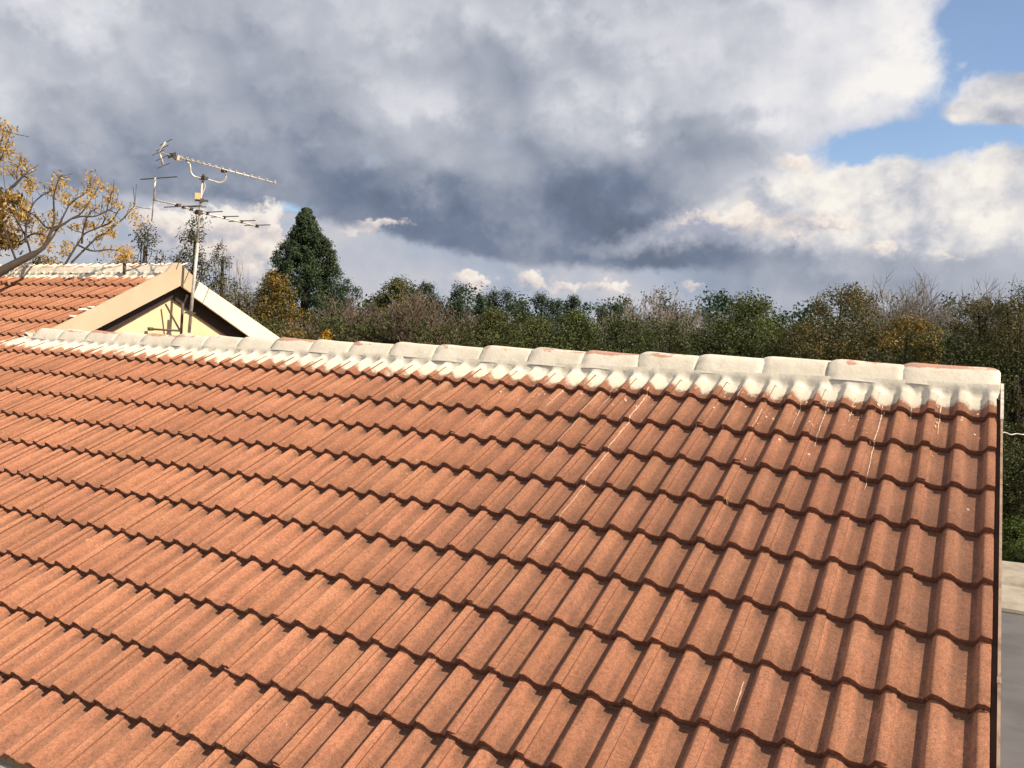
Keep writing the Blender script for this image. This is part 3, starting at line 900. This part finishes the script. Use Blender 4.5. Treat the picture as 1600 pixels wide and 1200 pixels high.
# ------------------------------------------------------------------ loose cable off the verge
pts = bezier([(0.062, -0.10, 3.80), (0.16, 0.3, 3.765), (0.30, 0.65, 3.765), (0.55, 1.2, 3.70), (0.9, 1.9, 3.66), (1.6, 3.0, 3.70), (3.2, 5.6, 3.95)], 7)
pts = [p + np.array([0, 0, 0.004 * math.sin(i * 1.3)]) for i, p in enumerate(pts)]
w_ = MB().tube(pts, 0.0032, 6)
tag(w_.build('cable', M['cable'], smooth=True, loc=(0.062, -0.10, 3.80)), 'thin white wavy cable running off from the roof edge', 'cable')


# ------------------------------------------------------------------ ground
def sheet(name, pts, z, mat, n=1):
    me = mesh_np(name, [(x, y, z) for x, y in pts], [tuple(range(len(pts)))])
    return tag(link(name, me, mat), kind='structure')


sheet('ground', [(-2500, -60), (2500, -60), (2500, 3000), (-2500, 3000)], 0.0, M['ground'])
M['lawn'] = plain('rough_lawn', (0.075, 0.105, 0.025), (0.045, 0.065, 0.018), 0.95, 5.0, bstr=0.6, bscale=50)
sheet('lawn', [(-1.5, 12.5), (12, 12.5), (12, 22), (-1.5, 22)], 0.004, M['lawn'])
sheet('driveway', [(-0.6, -20), (9, -20), (9, 11.0), (4, 10.9), (2.0, 10.7), (1.0, 10.6), (0.2, 10.6), (-0.6, 10.65)], 0.004, M['drive'])
kb = MB()
prof = [(0.0, 0.0), (0.02, 0.05), (0.10, 0.085), (1.3, 0.11), (1.4, 0.11), (1.45, 0.16), (1.52, 0.19), (2.9, 0.22), (3.02, 0.18), (3.05, 0.0)]
xs_ = [-0.6, 0.2, 0.7, 1.2, 1.8, 2.6, 3.6, 5.0, 9.0]
n = len(prof)
for i, x in enumerate(xs_):
    y0 = 10.6 + 0.05 * math.sin(x * 2.0) + 0.05 * max(0, x - 1)
    for (dy_, z) in prof: kb.v.append((x, y0 + dy_, z + 0.01 * math.sin(3 * x + dy_)))
for i in range(len(xs_) - 1):
    for j in range(n - 1):
        a = i * n + j; kb.f.append((a, a + n, a + n + 1, a + 1))
tag(kb.build('concrete_kerb', M['conc'], loc=(0, 0, 0)), kind='structure')

# ------------------------------------------------------------------ vegetation
LM = {
    'dark': leaf_material('dark_green_leaves', [(0.026, 0.034, 0.011), (0.046, 0.056, 0.017), (0.075, 0.082, 0.024)]),
    'conifer': leaf_material('conifer_foliage', [(0.014, 0.026, 0.012), (0.026, 0.042, 0.017), (0.045, 0.062, 0.022)], 0.12),
    'pine': leaf_material('pine_foliage', [(0.014, 0.030, 0.016), (0.026, 0.046, 0.022), (0.045, 0.062, 0.026)], 0.12),
    'olive': leaf_material('olive_leaves', [(0.030, 0.034, 0.012), (0.060, 0.058, 0.020), (0.105, 0.085, 0.030), (0.150, 0.100, 0.030)]),
    'olivey': leaf_material('olive_leaves_turning_yellow', [(0.035, 0.038, 0.012), (0.055, 0.055, 0.017), (0.085, 0.070, 0.02), (0.24, 0.140, 0.022), (0.36, 0.20, 0.03)]),
    'autumn': leaf_material('autumn_leaves', [(0.32, 0.21, 0.070), (0.46, 0.31, 0.105), (0.56, 0.40, 0.15), (0.44, 0.27, 0.08)], 0.35),
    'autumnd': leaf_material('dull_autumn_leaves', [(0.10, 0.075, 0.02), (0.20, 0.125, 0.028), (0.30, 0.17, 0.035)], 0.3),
    'yellow': leaf_material('yellow_leaves', [(0.40, 0.22, 0.02), (0.50, 0.27, 0.03), (0.36, 0.17, 0.02)], 0.3),
    'brown': leaf_material('russet_leaves', [(0.060, 0.048, 0.027), (0.095, 0.072, 0.040), (0.135, 0.10, 0.055)], 0.2),
    'green': leaf_material('fresh_green_leaves', [(0.034, 0.045, 0.012), (0.062, 0.078, 0.020), (0.11, 0.125, 0.032)]),
    'fresh': leaf_material('sunlit_green_leaves', [(0.040, 0.066, 0.014), (0.070, 0.10, 0.022), (0.11, 0.145, 0.032)], 0.35),
    'grey': leaf_material('grey_green_leaves', [(0.040, 0.045, 0.026), (0.070, 0.070, 0.038), (0.11, 0.10, 0.055)]),
    'mixed': leaf_material('yellow_green_leaves', [(0.035, 0.045, 0.014), (0.065, 0.072, 0.02), (0.12, 0.11, 0.03)]),
}


def leaf_quads(P, N_out, size, r, droop=0.0, aspect=0.5):
    """rhombic leaves at points P, facing roughly N_out"""
    n = len(P)
    nn = N_out + r.normal(0, 0.75, (n, 3)); nn /= np.linalg.norm(nn, axis=1)[:, None] + 1e-9
    t = r.normal(0, 1, (n, 3)); t[:, 2] -= droop
    t -= nn * np.sum(t * nn, axis=1)[:, None]; t /= np.linalg.norm(t, axis=1)[:, None] + 1e-9
    b = np.cross(nn, t)
    s = size * r.uniform(0.6, 1.35, n)[:, None]
    v = np.stack([P - t * s * 0.5, P + b * s * aspect * 0.5 - t * s * 0.05, P + t * s * 0.5, P - b * s * aspect * 0.5 - t * s * 0.05], axis=1)
    return v.reshape(-1, 3)


def leaf_mesh(name, V, mat):
    me = mesh_np(name, V, np.arange(len(V)).reshape(-1, 4)); me.materials.append(mat); return me


def clump_cloud(C, R, per, r, flat=0.8):
    """points in ball clumps; returns points and outward directions"""
    n = len(C)
    d = r.normal(0, 1, (n, per, 3)); d /= np.linalg.norm(d, axis=2)[:, :, None]
    rad = r.random((n, per, 1)) ** 0.45
    P = C[:, None, :] + d * rad * R[:, None, None] * np.array([1, 1, flat])
    return P.reshape(-1, 3), d.reshape(-1, 3)


def crown_points(h0, h1, rx, n, r, shape='round', lean=(0, 0)):
    """clump centres filling a crown between heights h0 and h1"""
    out = []
    ph = r.uniform(0, 6.28, 6)
    while len(out) < n:
        u = r.random(); th = r.uniform(0, 2 * math.pi)
        if shape == 'round': w = math.sqrt(max(0, 1 - (2 * u - 1) ** 2)) * (1.0 if u > .5 else 1.05)
        elif shape == 'cone': w = (1 - u) ** 0.75 * 0.97 + 0.03
        elif shape == 'column': w = min(1, 3.2 * u + .4) * min(1, (1 - u) * 2.2 + 0.1)
        elif shape == 'dome': w = math.sqrt(max(0, 1 - u ** 2.4))
        else: w = 1
        w *= 1 + 0.20 * math.sin(3 * th + ph[0]) + 0.14 * math.sin(5 * th + ph[1] + 7 * u) + 0.12 * math.sin(11 * u + ph[2])
        rad = rx * w * (r.random() ** 0.38)
        out.append((math.cos(th) * rad + lean[0] * u, math.sin(th) * rad + lean[1] * u, h0 + (h1 - h0) * u))
    return np.array(out)


def trunk_mb(C, top, r0, r, n_limbs=9, n=6):
    mb = MB()
    hx = np.mean(C, axis=0); mid = np.array([hx[0] * .5 + r.normal(0, .08), hx[1] * .5 + r.normal(0, .08), top * 0.45])
    tip = np.array([hx[0], hx[1], top * 0.92])
    path = bezier([(0, 0, -0.05), mid * np.array([1, 1, .5]), mid, tip], 4)
    rr = [r0 * (1 - 0.85 * i / (len(path) - 1)) for i in range(len(path))]
    mb.tube(path, rr, n)
    for q in C[r.choice(len(C), min(n_limbs, len(C)), False)]:
        k = int(np.clip(len(path) * (0.30 + 0.4 * r.random()), 1, len(path) - 2)); a = path[k]
        mdl = a * 0.45 + q * 0.55 + r.normal(0, 0.08, 3) + np.array([0, 0, -0.05])
        mb.tube([a, mdl, q], [rr[k] * 0.55, rr[k] * 0.3, 0.012], 4, cap=False)
    return mb


def tree(name, px, ytop, D, width, label, leaf, seed, shape='round', h0f=0.3, clumps=90, per=70, cr=0.32, leafsz=0.085, bark='bark', twigs=0, group=None, flat=0.8, aspect=0.5, sparse=0.0, cat='tree', ybot=None):
    """px, ytop: where its top stands seen from the camera; D metres away; width in metres"""
    r = np.random.default_rng(seed); leafsz *= 0.74; per = int(per * 1.5)
    if D > 20.4 and shape in ('round', 'dome'): clumps = int(clumps * 1.4); h0f *= 0.6
    q = at_dist(px, ytop, D); b = np.array([q[0], q[1], 0.0]); h = q[2]
    t = thing(name, label, cat, tuple(b), group)
    C = crown_points(h * h0f, h - cr * 0.55, width / 2 - cr * 0.4, clumps, r, shape)
    R = cr * r.uniform(0.6, 1.25, clumps)
    P, d = clump_cloud(C, R, per, r, flat)
    if sparse:
        keep = r.random(len(P)) > sparse; P = P[keep]; d = d[keep]
    out = P - np.array([0, 0, h * 0.5]); out /= np.linalg.norm(out, axis=1)[:, None] + 1e-9
    V = leaf_quads(P, d * 0.9 + out * 0.5 + np.array([0, 0, 0.35]), leafsz, r, 0.3, aspect)
    link('crown', leaf_mesh('crown', V, LM[leaf]), None, t)
    mb = trunk_mb(C, h, 0.035 * h ** 0.9, r)
    if twigs:
        for c in C[r.choice(len(C), min(twigs, len(C)), False)]:
            up = np.array([r.normal(0, .25), r.normal(0, .25), 1.0]); ln = r.uniform(0.10, 0.30)
            mb.tube([c, c + up * ln], [0.010, 0.004], 3, cap=False)
    link('trunk', mesh_np('trunk', mb.v, mb.f, True), M[bark], t)
    return t


def sticks(segs):
    """three sided tapered sticks from rows (x0 y0 z0 x1 y1 z1 r0 r1)"""
    a = np.array(segs); p0, p1, r0, r1 = a[:, :3], a[:, 3:6], a[:, 6:7], a[:, 7:8]
    t = p1 - p0; t /= np.linalg.norm(t, axis=1)[:, None] + 1e-9
    u = np.cross(t, np.array([0.31, 0.95, 0.05])); u /= np.linalg.norm(u, axis=1)[:, None] + 1e-9
    w = np.cross(t, u); V = []
    for p, rr in ((p0, r0), (p1, r1)):
        for k in range(3): V.append(p + rr * (math.cos(k * 2.0944) * u + math.sin(k * 2.0944) * w))
    V = np.stack(V, axis=1).reshape(-1, 3)
    f = np.array([(0, 1, 4, 3), (1, 2, 5, 4), (2, 0, 3, 5)])
    return V, (np.arange(len(a))[:, None, None] * 6 + f[None]).reshape(-1, 4)


def bare_tree(name, px, ytop, D, width, label, seed, bark='barkg', leaf=None, nl=0, levels=5, group=None, up=0.55, cat='tree', tw=0.0075):
    r = np.random.default_rng(seed)
    q = at_dist(px, ytop, D); b = np.array([q[0], q[1], 0.0]); h = q[2]
    t = thing(name, label, cat, tuple(b), group)
    segs = []; tips = []

    def grow(p, d, ln, rad, lv):
        p1 = p + d * ln * 0.5 + r.normal(0, ln * 0.04, 3); p2 = p1 + (d + np.array([0, 0, 0.12])) * ln * 0.5
        segs.append((*p, *p1, rad, rad * 0.85)); segs.append((*p1, *p2, rad * 0.85, rad * 0.7))
        if lv >= levels: tips.append(p2); return
        k = 3 if lv < 2 else int(r.integers(2, 5))
        for i in range(k):
            th = r.uniform(0, 6.28); sp = r.uniform(0.35, 0.85)
            side = np.array([math.cos(th), math.sin(th), 0.0])
            nd = d * (1 - sp * 0.45) + side * sp * 0.95 + np.array([0, 0, up * 0.30]); nd /= math.sqrt(nd @ nd)
            st = p1 * (1 - (f := r.uniform(0.2, 1.0))) + p2 * f
            grow(st, nd, ln * r.uniform(0.58, 0.82), max(rad * 0.6, tw), lv + 1)

    for i in range(3):
        d = np.array([r.normal(0, .22), r.normal(0, .22), 1.0]); d /= np.linalg.norm(d)
        grow(np.array([r.normal(0, .1), r.normal(0, .1), -0.03]), d, h * 0.33, 0.022 * h, 0)
    v, fc = sticks(segs); zmax = np.percentile(v[:, 2], 99.6); v[:, 2] *= h / zmax
    wx = max(np.percentile(v[:, 0], 97) - np.percentile(v[:, 0], 3), np.percentile(v[:, 1], 97) - np.percentile(v[:, 1], 3)); sc_ = width / wx * 1.15
    v[:, 0] *= sc_; v[:, 1] *= sc_
    link('trunk', mesh_np('trunk', v, fc, True), M[bark], t)
    if leaf:
        tp = np.array(tips) * np.array([sc_, sc_, h / zmax])
        P = tp[r.integers(0, len(tp), nl)] + r.normal(0, 0.10, (nl, 3))
        link('crown', leaf_mesh('crown', leaf_quads(P, r.normal(0, 1, (nl, 3)), 0.085, r, 0.5), LM[leaf]), None, t)
    return t


# --- left: olive trees behind the higher roof
tree('olive_tree', 305, 333, 20, 1.6, 'slender grey olive tree right behind the antenna mast', 'grey', 11, 'column', 0.35, 120, 60, 0.24, 0.075, twigs=40, sparse=0.15)
tree('olive_tree', 345, 365, 20.5, 1.3, 'loose grey olive tree right of the antenna mast', 'grey', 12, 'column', 0.35, 60, 45, 0.22, 0.075, twigs=30, sparse=0.1)
tree('olive_tree', 228, 345, 20, 1.5, 'small grey olive tree left of the antenna, above the higher ridge', 'grey', 13, 'column', 0.35, 60, 50, 0.24, 0.075, twigs=30, sparse=0.1)
tree('shrub', 372, 432, 21, 1.5, 'grey green shrub beside the white barge board', 'grey', 14, 'round', 0.3, 60, 50, 0.26, 0.08, cat='shrub')
bare_tree('bare_tree', 360, 398, 24, 1.2, 'small leafless grey tree between the mast and the tall conifer', 15)
tree('turning_tree', 432, 424, 22, 2.0, 'olive tree with yellow leaves left of the tall conifer', 'olivey', 16, 'round', 0.25, 120, 80, 0.3, 0.085)
tree('shrub', 400, 478, 19, 2.4, 'dull green bush low behind the white barge board', 'mixed', 17, 'round', 0.2, 110, 80, 0.3, 0.08, cat='shrub')
tree('yellow_shrub', 508, 506, 19, 0.45, 'small bright yellow shrub peeking over the coated ridge', 'yellow', 18, 'round', 0.5, 22, 40, 0.13, 0.08, cat='shrub')

# --- the tall conifer
def conifer():
    r = np.random.default_rng(21); D = 28
    q = at_dist(479, 320, D); b = np.array([q[0], q[1], 0]); h = q[2]
    t = thing('conifer_tree', 'tall dense dark green conifer rising above the tree line', 'tree', tuple(b))
    C = []; Rr = []
    for i in range(1700):
        u = r.random() ** 0.85
        z = 0.6 + (h - 0.75) * u; th = r.uniform(0, 6.28)
        w = 0.0 + 0.53 * (h - z) if h - z < 3.6 else 1.91 + (h - z - 3.6) * 0.15
        w *= 1 + 0.09 * math.sin(3 * th + 9 * u) + 0.08 * math.sin(5 * th - 23 * u) + 0.10 * math.sin(38 * u + 2 * th)
        rad = w * r.random() ** 0.33
        C.append((math.cos(th) * rad, math.sin(th) * rad, z)); Rr.append(0.21 * r.uniform(0.6, 1.3) * min(1.0, 0.35 + 0.35 * (h - z)))
    C = np.array(C); Rr = np.array(Rr)
    P, d = clump_cloud(C, Rr, 85, r, 0.9)
    o = P * np.array([1, 1, 0]); o /= np.linalg.norm(o, axis=1)[:, None] + 1e-6
    link('crown', leaf_mesh('crown', leaf_quads(P, d * 1.2 + o * 0.4 + np.array([0, 0, .4]), 0.075, r, 0.2, 0.38), LM['conifer']), None, t)
    mb = MB().tube([(0, 0, -0.05), (0, 0, h * .5), (0, 0, h - .3)], [.22, .15, .03], 8)
    for c in C[r.choice(len(C), 40, False)]: mb.tube([(0, 0, c[2] - .25), tuple(c)], [.03, .01], 4, cap=False)
    link('trunk', mesh_np('trunk', mb.v, mb.f, True), M['bark'], t)


conifer()
# --- middle
tree('round_tree', 622, 432, 31, 3.1, 'large rounded brownish green tree right of the tall conifer', 'mixed', 31, 'dome', 0.2, 190, 80, 0.40, 0.12)
tree('pine_tree', 668, 440, 34, 1.7, 'dark pine at the shoulder of the large rounded tree', 'pine', 32, 'dome', 0.3, 70, 80, 0.32, 0.11)
for k, (x, y, w, lb) in enumerate([(570, 472, 2.6, 'brown twiggy bush just right of the tall conifer'), (615, 462, 3.0, 'brown twiggy bush in front of the large rounded tree'), (668, 472, 2.8, 'brown twiggy bush below the dark pine shoulder'), (700, 490, 2.2, 'low brown twiggy bush left of the pale green tree')]):
    bare_tree('bare_bush', x, y, 23 + k * 0.4, w, lb, 40 + k, 'barkb', 'brown', 900, 6, 'twiggy brown bushes', 0.8, 'bush', 0.0085)
tree('pine_tree', 716, 440, 36, 1.95, 'dark blue green pine with a broad lumpy top, left of the row of small conifers', 'pine', 33, 'dome', 0.3, 110, 80, 0.34, 0.11)
for k, (x, y, w, D, lb) in enumerate([(752, 458, 0.9, 38, 'thin conifer next to the broad lumpy pine'), (772, 451, 1.0, 44, 'pointed conifer, second of the row from the broad pine'), (792, 449, 1.0, 44, 'tallest pointed conifer of the small row'),
                                      (815, 466, 1.2, 46, 'low dark conifer in the dip of the row'), (846, 455, 1.3, 44, 'dark conifer in the middle of the row'), (872, 465, 0.9, 46, 'short conifer between two taller ones'),
                                      (897, 459, 1.4, 44, 'broad topped conifer in the right half of the row'), (935, 470, 1.1, 46, 'small round topped conifer near the end of the row'), (966, 472, 1.0, 46, 'last small conifer of the row before the pale trees')]):
    tree('conifer_tree', x, y, D, w * (2.0 + 0.35 * (k % 3)), lb, 'pine', 50 + k, ('cone', 'dome', 'column')[k % 3], 0.35, 70, 80, 0.34 + 0.05 * (k % 2), 0.11, group='small conifers on the skyline')
tree('pale_tree', 770, 478, 24, 2.4, 'yellowish green tree below the thin conifers', 'mixed', 61, 'round', 0.15, 120, 80, 0.33, 0.09)
tree('pale_tree', 835, 490, 25, 2.4, 'muted green tree low in the middle of the tree line', 'mixed', 62, 'round', 0.15, 120, 80, 0.33, 0.09)
tree('leafy_tree', 905, 484, 24, 2.3, 'dark green leafy tree under the broad topped conifer', 'green', 63, 'round', 0.15, 130, 80, 0.33, 0.09)
tree('leafy_tree', 975, 490, 23, 2.3, 'dark green leafy tree left of the pale feathery trees', 'dark', 64, 'round', 0.15, 130, 80, 0.33, 0.09)
bare_tree('feathery_tree', 1000, 474, 28, 2.8, 'pale brown half bare tree at the left of the feathery pair', 71, 'barkg', 'brown', 1100, 6, None, 1.0)
bare_tree('feathery_tree', 1078, 458, 27, 2.6, 'taller pale brown half bare tree with upright shoots', 72, 'barkg', 'brown', 1500, 6, None, 1.2)
tree('leafy_tree', 1045, 492, 20, 2.2, 'dark green leafy tree below the upright pale shoots', 'dark', 73, 'round', 0.1, 140, 80, 0.31, 0.08)
# --- right
tree('leafy_tree', 1180, 456, 22, 3.2, 'broad dark green tree with sunlit top left of the tall olive brown tree', 'green', 81, 'dome', 0.15, 200, 90, 0.32, 0.075)
tree('leafy_tree', 1115, 500, 21.5, 2.4, 'low dark green tree beneath the broad dark green one', 'dark', 82, 'round', 0.1, 120, 90, 0.30, 0.075)
tree('olive_tree', 1318, 436, 21.5, 3.1, 'tall airy olive brown tree in the right part of the tree line', 'olive', 83, 'round', 0.15, 210, 85, 0.30, 0.07, twigs=120, sparse=0.1)
tree('turning_tree', 1420, 490, 21, 3.0, 'olive tree with rusty yellow leaves below the bare grey trees', 'olivey', 84, 'round', 0.1, 170, 85, 0.28, 0.065)
tree('olive_tree', 1262, 500, 20.6, 2.5, 'low olive tree behind the middle of the right ridge', 'olive', 85, 'round', 0.1, 140, 85, 0.28, 0.065)
for k, (x, y, w, lb) in enumerate([(1392, 444, 2.3, 'leftmost bare grey tree beside the olive brown crown'), (1440, 444, 2.4, 'bare grey tree, second from the left of four'), (1492, 446, 2.7, 'tallest bare grey tree with forked branches'), (1538, 446, 2.2, 'bare grey tree, rightmost of four')]):
    bare_tree('bare_tree', x, y, 26 + 0.5 * k, w, lb, 90 + k, 'barkg', None, 0, 6, 'bare grey trees on the skyline', 0.4, tw=0.0060)
tree('olive_tree', 1540, 462, 21.5, 2.8, 'tree with flat olive brown sprays at the right end', 'olive', 95, 'dome', 0.15, 150, 80, 0.28, 0.065, twigs=40)
tree('olive_tree', 1595, 440, 21, 2.2, 'olive green tree with a flat topped spray at the far right edge', 'olive', 96, 'dome', 0.3, 90, 80, 0.26, 0.065, sparse=.1)
tree('leafy_tree', 1490, 520, 20.6, 3.1, 'dark green tree behind the right end of the coated ridge', 'dark', 97, 'round', 0.1, 170, 90, 0.28, 0.065)
tree('leafy_tree', 1605, 535, 21.2, 3.2, 'dark green tree beyond the verge at the right edge', 'dark', 98, 'round', 0.25, 190, 90, 0.28, 0.065)
tree('shrub', 1610, 700, 20.8, 2.4, 'low dark shrub beside the driveway kerb', 'dark', 99, 'dome', 0.0, 90, 80, 0.25, 0.06, cat='shrub')
tree('shrub', 1590, 806, 20.0, 1.8, 'sunlit fresh green shrub growing over the concrete kerb', 'fresh', 100, 'dome', 0.0, 60, 70, 0.20, 0.06, cat='shrub')

# --- undergrowth and the wood behind, which nobody could count
def mass(name, label, x0, x1, D0, D1, ytop, leaf, seed, n, per, cr, sz, hv=0.25):
    r = np.random.default_rng(seed); C = []
    for i in range(n):
        px = r.uniform(x0, x1); D = r.uniform(D0, D1)
        q = at_dist(px, ytop + 10 * math.sin(px * 0.031 + seed) + 9 * math.sin(px * 0.083) + r.normal(0, 7), D)
        C.append((q[0], q[1], q[2] * (r.random() ** hv)))
    C = np.array(C); P, d = clump_cloud(C, cr * r.uniform(0.7, 1.3, n), per, r)
    V = leaf_quads(P, d + np.array([0, 0, .4]), sz, r, 0.2)
    tag(link(name, leaf_mesh(name, V, LM[leaf])), label, kind='stuff')


mass('undergrowth', 'dark undergrowth between the trees', 380, 1700, 21, 27, 512, 'dark', 201, 1500, 90, 0.42, 0.08, 0.5)
mass('distant_wood', 'distant wood closing the view', -300, 1750, 50, 66, 476, 'pine', 202, 1500, 50, 0.75, 0.24, 0.5)

# --- autumn tree leaning over the higher roof
def autumn():
    r = np.random.default_rng(301)
    def Q(cx, cy, D): return at_dist(cx / 5.0, 180 + cy / 5.0, D)
    root = at_dist(-330, 640, 12.2); root[2] = 0.0
    t = thing('autumn_tree', 'tree with sparse orange yellow autumn leaves leaning over the higher roof', 'tree', tuple(root))
    mb = MB()
    fork = at_dist(-210, 560, 12.0)
    mb.tube(bezier([root - np.array([0, 0, .05]), root * .5 + fork * .5 + np.array([.1, 0, 0]), fork], 5), [.20, .19, .18, .175, .17, .165, .16, .155, .15, .145, .14], 9)
    limb = [fork, at_dist(-60, 462, 12.15), Q(60, 1190, 12.3), Q(340, 1035, 12.7), Q(395, 915, 13.0), Q(480, 862, 13.2), Q(560, 808, 13.4), Q(640, 760, 13.6), Q(720, 640, 13.8), Q(770, 560, 13.9)]
    lp = bezier(limb, 5); n = len(lp)
    lr = [0.080 - 0.0030 * i if i < 14 else (0.028 if i < 16 else max(0.006, 0.021 - 0.0006 * (i - 16))) for i in range(n)]
    mb.tube(lp, lr, 8)
    BR = [[(340, 1035, 12.7), (420, 940, 13.1), (500, 780, 13.3), (560, 680, 13.4), (690, 590, 13.5), (705, 500, 13.6)],
          [(500, 1180, 13.2), (560, 1080, 13.3), (610, 1000, 13.5), (670, 920, 13.6), (790, 865, 13.8), (830, 760, 13.9), (860, 640, 14.0), (885, 590, 14.0)],
          [(560, 1150, 13.4), (660, 1050, 13.6), (760, 955, 13.7), (850, 900, 13.9), (950, 820, 14.1), (1040, 720, 14.2), (1055, 690, 14.2)],
          [(-260, 800, 12.6), (-60, 660, 13.0), (100, 565, 13.2), (180, 480, 13.4), (235, 425, 13.5)],
          [(-200, 760, 12.6), (20, 620, 13.2), (110, 540, 13.4), (190, 480, 13.5), (250, 520, 13.6)],
          [(200, 990, 12.6), (208, 860, 13.0), (255, 700, 13.3), (340, 620, 13.5), (400, 590, 13.6)],
          [(395, 915, 13.0), (425, 800, 13.3), (420, 640, 13.5), (460, 500, 13.7), (480, 470, 13.7)],
          [(480, 860, 13.2), (370, 880, 13.3), (280, 790, 13.4), (180, 740, 13.5)],
          [(640, 1000, 13.5), (650, 900, 13.6), (690, 780, 13.7), (760, 720, 13.9)],
          [(250, 1110, 12.6), (200, 950, 12.9), (130, 820, 13.1), (60, 700, 13.2), (20, 600, 13.3)],
          [(790, 870, 13.8), (870, 830, 13.9), (940, 720, 14.0)],
          [(120, 1120, 12.5), (60, 960, 12.8), (20, 840, 13.0), (-60, 500, 13.2), (10, 200, 13.4), (60, 110, 13.4)],
          [(-60, 500, 13.2), (-10, 380, 13.4), (40, 260, 13.4)],
          [(600, 1010, 13.5), (720, 1060, 13.6), (860, 1050, 13.8), (980, 1070, 13.9)],
          [(560, 808, 13.4), (640, 790, 13.5), (740, 790, 13.6), (850, 740, 13.8), (930, 690, 13.9)],
          [(340, 930, 13.0), (250, 930, 13.0), (150, 990, 13.1), (60, 960, 13.1)]]
    for bpts in BR:
        pp = bezier([Q(*q) for q in bpts], 5); k = len(pp)
        mb.tube(pp, [0.010 * (1 - i / k) ** 0.8 + 0.0045 for i in range(k)], 6)
        for i in range(4, k, 2):
            dv = pp[i] - pp[i - 1]; dv /= np.linalg.norm(dv) + 1e-9
            e = dv * .6 + r.normal(0, .6, 3) + np.array([0, 0, .15])
            mb.tube([pp[i], pp[i] + e * .06, pp[i] + e * .13 + np.array([0, 0, .02])], [.005, .004, .003], 4, cap=False)
    link('trunk', mesh_np('trunk', np.array(mb.v) - root, mb.f, True), M['bark'], t)
    CL = [(60, 110), (20, 130), (0, 90), (10, 250), (60, 240), (30, 330), (90, 300), (180, 420), (140, 440), (230, 520), (250, 560), (170, 350), (60, 420), (460, 500), (470, 540), (400, 590), (430, 570), (540, 630), (520, 660), (600, 720), (630, 700), (700, 500), (730, 520), (790, 560), (710, 600), (690, 620), (880, 590), (850, 650), (870, 670), (930, 710), (750, 740),
          (850, 820), (690, 850), (710, 870), (600, 870), (430, 820), (440, 860), (870, 920), (850, 900), (770, 970), (330, 920), (350, 930), (280, 790), (180, 740), (200, 700), (100, 880), (60, 950), (40, 780), (120, 1000), (520, 1020), (510, 1060), (980, 1060), (1000, 1080), (860, 1070), (1090, 820), (1030, 750), (30, 650), (100, 620), (220, 570), (20, 700), (260, 840), (150, 800), (380, 1010), (300, 990), (650, 700)]
    C = np.array([Q(a, b_, 13.0 + r.uniform(0, 1.0) + a * 0.0006) for a, b_ in CL])
    ext = np.array([Q(r.uniform(-900, -60), r.uniform(50, 950), r.uniform(12.5, 15.5)) for _ in range(110)])
    C = np.concatenate([C, ext]); P, d = clump_cloud(C, 0.125 * r.uniform(.6, 1.4, len(C)), 48, r, 0.9)
    link('crown', leaf_mesh('crown', leaf_quads(P, d + r.normal(0, .4, P.shape), 0.066, r, 1.1, 0.34) - root, LM['autumn']), None, t)
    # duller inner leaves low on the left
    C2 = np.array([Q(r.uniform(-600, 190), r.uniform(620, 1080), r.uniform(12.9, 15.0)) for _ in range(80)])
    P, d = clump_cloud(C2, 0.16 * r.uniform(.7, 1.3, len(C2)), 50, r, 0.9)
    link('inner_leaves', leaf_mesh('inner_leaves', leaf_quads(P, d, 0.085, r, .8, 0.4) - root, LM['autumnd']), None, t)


autumn()
tree('shrub', 75, 392, 19.5, 2.2, 'dull olive bush low behind the higher ridge under the orange leaves', 'olivey', 310, 'dome', 0.3, 90, 70, 0.28, 0.08, cat='shrub')
tree('shrub', 175, 398, 20, 2.2, 'grey olive bush between the orange branches and the vent pipe', 'grey', 311, 'dome', 0.3, 70, 60, 0.26, 0.08, cat='shrub', sparse=.2)
tree('yellow_shrub', 195, 390, 18.5, 0.7, 'bright yellow tuft of leaves just left of the vent pipe', 'yellow', 312, 'round', 0.75, 14, 50, 0.16, 0.08, cat='shrub')
